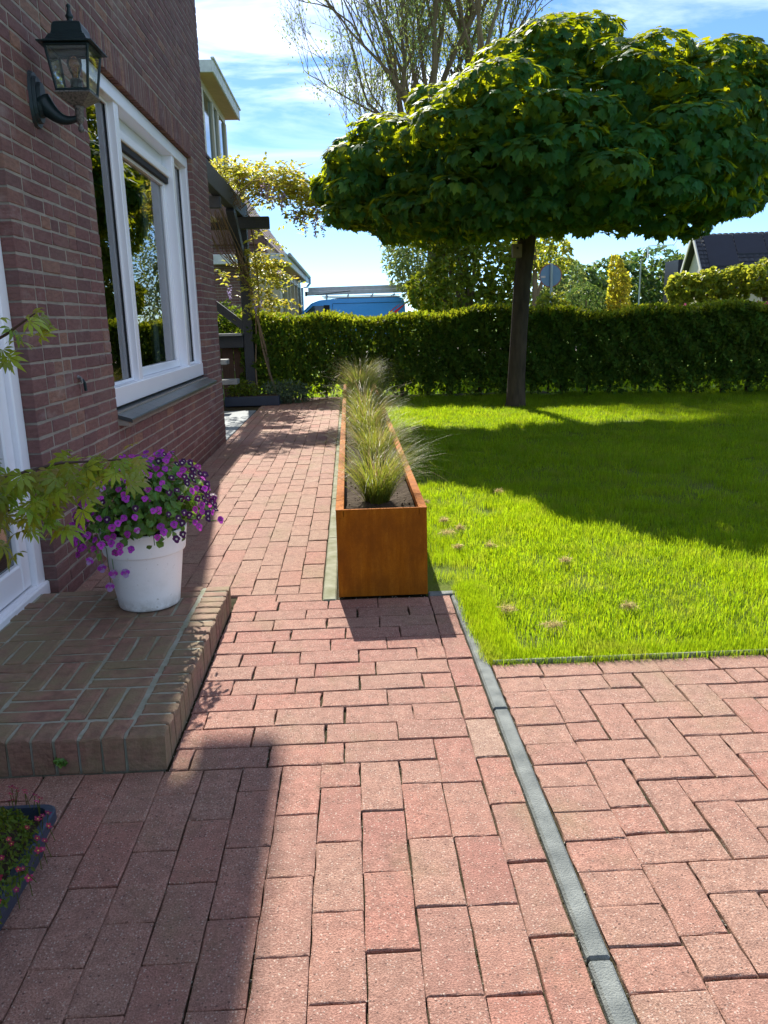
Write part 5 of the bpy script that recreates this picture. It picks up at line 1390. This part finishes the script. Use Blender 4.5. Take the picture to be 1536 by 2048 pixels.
# rounded small tree behind the hedge
lumpy_tree('garden_tree', 'dense rounded small tree behind the hedge left of the maple trunk', (2.75, 17, 0), [(2.35, 17, 2.05, .62, .7, .62), (1.75, 16.9, 1.75, .45, .5, .42), (2.9, 17, 2.15, .75, .8, .62), (2.35, 16.8, 1.55, .7, .6, .5), (3.3, 17.1, 1.9, .45, .6, .6), (2.05, 17, 1.5, .45, .5, .3), (2.5, 17, 2.5, .4, .5, .25), (1.35, 17.1, 4.1, .75, .8, .9), (2.0, 17.3, 4.5, .9, .9, .9), (2.8, 17.2, 3.7, .9, .9, .9), (1.75, 17.1, 3.2, .6, .7, .6)],
           'shrub_leaf', 14000, .08, .14, trunk=(.07, .03))
# tall willow with half-bare branches
wl = thing('tall_willow', 'tall half-bare willow tree rising far behind the hedge', 'tree', (3.3, 30, 0))
wb_ = MB(); wtips = []
WR = random.Random(11)
def grow(p, d, L, r, depth, lvl=0):
    n = 4 if depth > 1 else 3; pts = [p]; rad = [r]; q = p.copy(); dd = d.copy()
    for i in range(n):
        dd = (dd+Vector((WR.gauss(0, .13), WR.gauss(0, .13), WR.gauss(.04, .10)))).normalized(); q = q+dd*L/n; pts.append(q.copy()); rad.append(r*(1-.42*(i+1)/n))
    wb_.tube(pts, rad, 7 if depth > 3 else 4 if depth > 1 else 3, False)
    if depth <= 2: wtips.extend(pts[1:])
    if depth == 0: return
    k = 3 if depth > 1 else 4
    for i in range(k):
        at = pts[WR.randint(2, n)] if i else pts[-1]
        a = dd.orthogonal().normalized(); a.rotate(Matrix.Rotation(WR.uniform(0, 2*pi), 3, dd)); sp_ = WR.uniform(.18, .58)
        nd = (dd*cos(sp_)+a*sin(sp_)+Vector((0, 0, .22))).normalized()
        grow(at, nd, L*WR.uniform(.62, .86), max(r*WR.uniform(.42, .58), .006), depth-1, lvl+1)
B0 = Vector((3.3, 30, 0))
wb_.tube([B0+Vector((0, 0, -.1)), B0+Vector((0, 0, 2.0)), B0+Vector((.05, 0, 4.2))], [.48, .40, .36], 12)
for (dx_, L, r, z0) in ((-.46, 3.0, .13, 4.6), (-.30, 3.6, .19, 3.8), (-.14, 4.2, .22, 4.0), (.03, 4.6, .25, 4.2), (.18, 4.4, .22, 3.9), (.36, 3.9, .18, 4.2), (.55, 3.4, .14, 4.4), (-.62, 2.3, .09, 3.6), (-.85, 3.0, .08, 6.2), (-.7, 3.0, .08, 8.0), (-.9, 2.4, .06, 4.4), (.8, 3.2, .10, 6.0), (.95, 3.0, .08, 7.5)):
    grow(B0+Vector((dx_*.6, WR.gauss(0, .15), z0)), Vector((dx_*.8, WR.gauss(0, .15), 1)).normalized(), L, r, 5)
link('branches', wb_.mesh('branches', 'willow_bark'), wl)
sel = np.array([tuple(p) for p in wtips]); 
lim = sel[:, 0]
prob = np.clip(.08+.28*np.clip((lim-.8)/1.8, 0, 1), 0, .7)
sel = sel[rng.random(len(sel)) < prob*1.0]; reps = 8
P = np.repeat(sel, reps, 0)+rng.normal(0, .22, (len(sel)*reps, 3)); N = len(P)
link('foliage', scatter_mesh('foliage', *oval_tpl(.2, .05), frames(rdir(N), rdir(N)*.6+np.array([0, 0, -.7])), P, rng.uniform(.07, .16, N), ('willow_leaf',)), wl, kind='stuff')
# leafy shoots along the trunk (seen under the maple crown)
clouds = [leaf_cloud((3.2+dx_, 29.6, z_), (e, .8, ez), n, oval_tpl(.2, .05), .10, .2) for (dx_, z_, e, ez, n) in ((-1.1, 3.5, .85, 1.3, 2000), (-.5, 2.4, .9, .9, 1300), (.6, 3.2, 1.0, 1.3, 1500), (-.5, 5.4, 1.0, 1.3, 1200), (.9, 1.9, .9, .8, 800), (1.3, 5.2, 1.2, 1.5, 700), (.3, 7.5, 1.3, 1.5, 350), (2.0, 8.0, 1.3, 1.6, 350), (2.2, 10.5, 1.4, 1.6, 300))]
link('trunk_shoots', cloud_mesh('trunk_shoots', clouds, 'willow_leaf'), wl, kind='stuff')

lumpy_tree('pale_tree', 'pale green leafy tree behind the round traffic sign', (8.6, 36, 0), [(8.6, 36, 2.9, 1.0, 1, 1.2), (9.6, 36, 2.5, .9, 1, 1.1), (7.9, 36, 3.4, .9, .9, .9), (9.2, 36, 1.5, 1.3, 1, 1.0), (8.0, 35.6, 1.6, 1.0, 1, 1.0)], 'pale_leaf', 3000, .13, .26)
lumpy_tree('bright_maple_tree', 'yellow-green leafy tree right behind the maple trunk', (6.3, 27, 0), [(6.2, 27, 3.4, .8, .8, .7), (6.8, 27, 3.1, .6, .7, .6)], 'lime_leaf', 900, .12, .22)
lumpy_tree('golden_column_tree', 'narrow golden-yellow columnar tree beyond the hedge', (10.05, 30, 0), [(10.0, 30, 2.25, .24, .26, .8), (10.2, 30, 1.8, .26, .28, .7), (9.9, 30, 2.85, .15, .18, .42), (10.25, 30, 2.3, .19, .22, .35), (9.85, 30, 1.7, .17, .2, .5)], 'yellow_leaf', 900, .10, .20, trunk=(.06, .02), drop=-.5, inner=.75)
lumpy_tree('weeping_tree', 'low weeping green tree left of the golden columnar tree', (9.25, 31, 0), [(9.15, 31, 1.75, .75, .7, .55), (8.7, 31, 1.45, .5, .5, .45), (9.6, 31, 1.4, .5, .5, .6)], 'far_leaf', 1500, .1, .2, tpl=oval_tpl(.15), trunk=(.07, .03), drop=1.2)
for i, (x, y, z, e, l) in enumerate(((15.5, 55, 2.9, 2.0, 'rounded dark green tree far behind the golden tree'), (19.3, 58, 3.4, 2.2, 'dark green tree in the far row between the lamp posts'), (22.6, 60, 3.9, 2.6, 'tall dark green tree in the far row next to the dark roof'), (17.5, 62, 2.6, 2.0, 'low dark tree farthest back between two lamp posts'), (25.8, 63, 3.6, 2.4, 'dark green tree farthest right in the far row beside the barn roof'))):
    lumpy_tree('far_tree', l, (x, y, 0), [(x, y, z, e, e, e*.72), (x-e*.55, y, z-.9, e*.7, e*.7, e*.6), (x+e*.6, y, z-.8, e*.75, e*.7, e*.6), (x, y, 1.0, e*1.2, e, 1.4)], 'far_leaf', 2200, .22, .5, group='trees in the far row')
# out of frame to the right: the garden goes on (also seen mirrored in the window)
lumpy_tree('side_tree', 'leafy tree standing right of the lawn, mirrored in the window', (11.6, 15.5, 0), [(11.6, 15.5, 4.2, 2.0, 2.0, 1.5), (10.9, 15.2, 3.2, 1.3, 1.5, 1.2), (12.5, 16, 3.3, 1.6, 1.5, 1.3), (11.5, 15.2, 2.0, 1.6, 1.4, 1.0), (11.8, 15.8, 5.6, 1.2, 1.2, .9)], 'shrub_leaf', 5200, .12, .24, trunk=(.16, .06))
#lumpy_tree('side_tree', 'broad leafy tree farther back right of the lawn, mirrored in the window', (12.4, 23, 0), [(12.4, 23, 4.6, 2.4, 2.0, 1.8), (11.2, 22.6, 3.2, 1.6, 1.5, 1.2), (13.8, 23.5, 3.5, 1.8, 1.5, 1.5)][:1]+[(13.8, 23.5, 4.5, 1.8, 1.5, 1.5)], 'shrub_leaf', 10, .16, .3, trunk=(.16, .06)) if False else None

# ---- lamp posts and flagpoles
for i, (x, h, l) in enumerate(((12.4, 4.1, 'thin pale pole left of the weeping tree'), (12.75, 3.75, 'shorter thin pole close beside the tall pale pole'), (16.27, 4.0, 'thin pale pole right of the golden columnar tree'))):
    q = thing('lamp_post', l, 'pole', (x, 45, 0), 'thin poles in the distance')
    sub('pole', q, 'pole_steel', lambda b: b.tube([(x, 45, -.05), (x, 45, h)], [.06, .035], 8))
    sub('lamp_head', q, 'pole_steel', lambda b: b.box(x-.03, x+.14, 44.95, 45.05, h, h+.05, .01))

# ---- barn-like house with dark tiled roof on the right
dh = thing('dark_roof_house', 'house with large dark tiled roof and solar panels far right', 'house', (20, 40, 0))
A0, A1 = Vector((18.0, 40.2, 0)), Vector((31, 37.8, 0))
ud = (A1-A0).normalized(); vd = Vector((-ud.y, ud.x, 0))
def Q(s, w, z): return A0+ud*s+vd*w+Vector((0, 0, z))
sub('wall', dh, 'cream_paint', lambda b: b.add([Q(.2, .3, -.1), Q(13, .3, -.1), Q(13, .3, 2.3), Q(.2, .3, 2.3), Q(.2, 6.7, -.1), Q(.2, 6.7, 2.3), Q(.2, 3.5, 4.9)], [(0, 1, 2, 3), (0, 3, 6, 5, 4)]))
rf2 = sub('roof', dh, 'tile_dark', lambda b: b.add([Q(-.1, 0, 2.2), Q(13, 0, 2.2), Q(13, 3.5, 5.15), Q(-.1, 3.5, 5.15), Q(-.1, 7, 2.2), Q(13, 7, 2.2)], [(0, 1, 2, 3), (3, 2, 5, 4)]))
tm = MB()
for j in range(13):
    f0 = j/13; z = 2.2+2.95*f0; w = 3.5*f0
    for i in range(44):
        s = i*.3-.1; tm.add([Q(s, w-.02, z+.05), Q(s+.15, w-.02, z+.085), Q(s+.29, w-.02, z+.05), Q(s+.29, w+.28, z+.27), Q(s+.15, w+.28, z+.30), Q(s, w+.28, z+.27)], [(0, 1, 4, 5), (1, 2, 3, 4)], random.random())
link('roof_tiles', tm.mesh('roof_tiles', 'tile_dark'), rf2, kind='stuff')
for i in range(8):
    s = .35+i*1.5; w0, w1 = 2.05, 3.3
    if i in (0,): w0 = 1.35
    sub('solar_panel', dh, 'solar', lambda b: b.add([Q(s, w0, 2.2+w0*.843+.13), Q(s+1.46, w0, 2.2+w0*.843+.13), Q(s+1.46, w1, 2.2+w1*.843+.13), Q(s, w1, 2.2+w1*.843+.13), Q(s, w0, 2.2+w0*.843+.05), Q(s+1.46, w0, 2.2+w0*.843+.05)], [(0, 1, 2, 3), (4, 5, 1, 0)]))
sub('barge_board', dh, 'limestone', lambda b: [b.beam(Q(-.14, 0, 2.25), Q(-.14, 3.5, 5.2), .06, .22), b.beam(Q(-.14, 3.5, 5.2), Q(-.14, 7, 2.25), .06, .22)])
gh = thing('glass_dormer', 'glass-walled roof terrace showing behind the dark roof', 'roof terrace', (17, 48, 0))
sub('wall', gh, 'tile_dark', lambda b: b.box(19.6, 21.5, 48, 50, -.1, 4.2))
sub('glass_panel', gh, 'lamp_glass', lambda b: b.add([(17.7, 47.9, 4.4), (19.4, 47.9, 4.4), (19.4, 47.9, 5.0), (17.7, 47.9, 5.0)], [(0, 1, 2, 3)]))
sub('frame', gh, 'white_frame', lambda b: [b.beam((17.7, 47.9, 5.0), (19.2, 47.9, 5.03), .05, .05), b.beam((19.2, 47.9, 5.0), (19.8, 47.9, 5.9), .05, .05), b.beam((19.8, 47.9, 5.9), (20.6, 47.9, 5.9), .05, .05), b.beam((17.7, 47.9, 4.3), (17.7, 47.9, 5.0), .05, .05)])

# ---- pleached limes, low hedge, flower bed
pls = [(10.75, 26.0, 1.98, .40, 'leftmost and smallest lime tree of the clipped row'), (11.50, 25.7, 2.04, .43, 'second clipped lime from the left in the row'), (12.25, 25.4, 2.08, .46, 'third clipped lime from the left, middle of the row'), (12.85, 24.6, 2.2, .52, 'fourth clipped lime from the left, a darker bigger crown'), (13.45, 24.1, 2.2, .54, 'fifth clipped lime from the left near the frame edge'), (14.3, 23.8, 2.2, .56, 'last clipped lime at the right edge of the picture')]
for (x, y, z, e, l) in pls:
    lumpy_tree('clipped_lime', l, (x, y, 0), [(x, y, z, e, e, e*.95), (x-e*.45, y-.05, z-.1, e*.6, e*.6, e*.7), (x+e*.5, y+.05, z+.05, e*.6, e*.6, e*.75), (x, y, z-.28, e*.8, e*.7, e*.6)], 'lime_leaf', 750, .11, .2, trunk=(.07, .04), group='clipped limes in a row', tpl=oval_tpl(.45))
lh = thing('low_hedge', 'low dark hedge with yellow tips under the clipped limes', 'hedge', (12.5, 26.6, 0))
N = 9000; s = rng.random(N); P = np.column_stack([9.6+s*6.5, 27.0-s*2.0+rng.uniform(-.35, .35, N), 1.42*(rng.random(N)**.5)+.0])
P[:, 2] *= .93+.05*np.sin(s*20)+.1*s; 
link('foliage', scatter_mesh('foliage', *spray_tpl(), frames(rdir(N), rdir(N)+np.array([0, 0, .7])), P, rng.uniform(.08, .16, N), ('hedge_leaf',)), lh, kind='stuff')
N = 2500; s = rng.random(N); P = np.column_stack([9.6+s*6.5, 27.0-s*2.0+rng.uniform(-.35, .35, N), 1.40*(.93+.05*np.sin(s*20)+.1*s)+rng.normal(0, .03, N)])
link('new_growth', scatter_mesh('new_growth', *spray_tpl(), frames(rdir(N), rdir(N)+np.array([0, 0, .9])), P, rng.uniform(.08, .15, N), ('hedge_tip',)), lh, kind='stuff')
fb = thing('flower_bed', 'long bed of red and pink flowers in front of the clipped limes', 'flower bed', (12.2, 24.3, 0))
N = 5000; s = rng.random(N); P = np.column_stack([9.6+s*5.2, 24.9-s*2.2+rng.uniform(-.4, .4, N), 1.24+.10*s+rng.normal(0, .05, N)])
link('blossoms', scatter_mesh('blossoms', *diamond_tpl(.5), frames(rdir(N), rdir(N)), P, rng.uniform(.05, .1, N), ('red_flower',)), fb, kind='stuff')
sub('bank', fb, 'far_grass', lambda b: b.add([(9.4, 25.5, 1.2), (15, 23.2, 1.3), (15, 22.0, -.1), (9.4, 24.2, -.1), (9.4, 26.2, -.1), (15, 24.2, -.1)], [(0, 3, 2, 1), (0, 1, 5, 4)]))
# scrub beyond the hedge seen through its gaps
bs = MB()
vg = thing('verge_grass', 'tall sunlit verge grass beyond the hedge', 'grass', (3, 15, 0)); vg['kind'] = 'stuff'
N = 5000; P = np.column_stack([rng.uniform(-2, 10, N), rng.uniform(12.9, 16, N), np.full(N, -.06)])
link('blades', scatter_mesh('blades', *diamond_tpl(.1), frames(rdir(N)*np.array([1, 1, .2]), np.array([0, 0, 1.0])+.35*rdir(N)), P, rng.uniform(.10, .24, N), ('grass_blade',)), vg, kind='stuff')
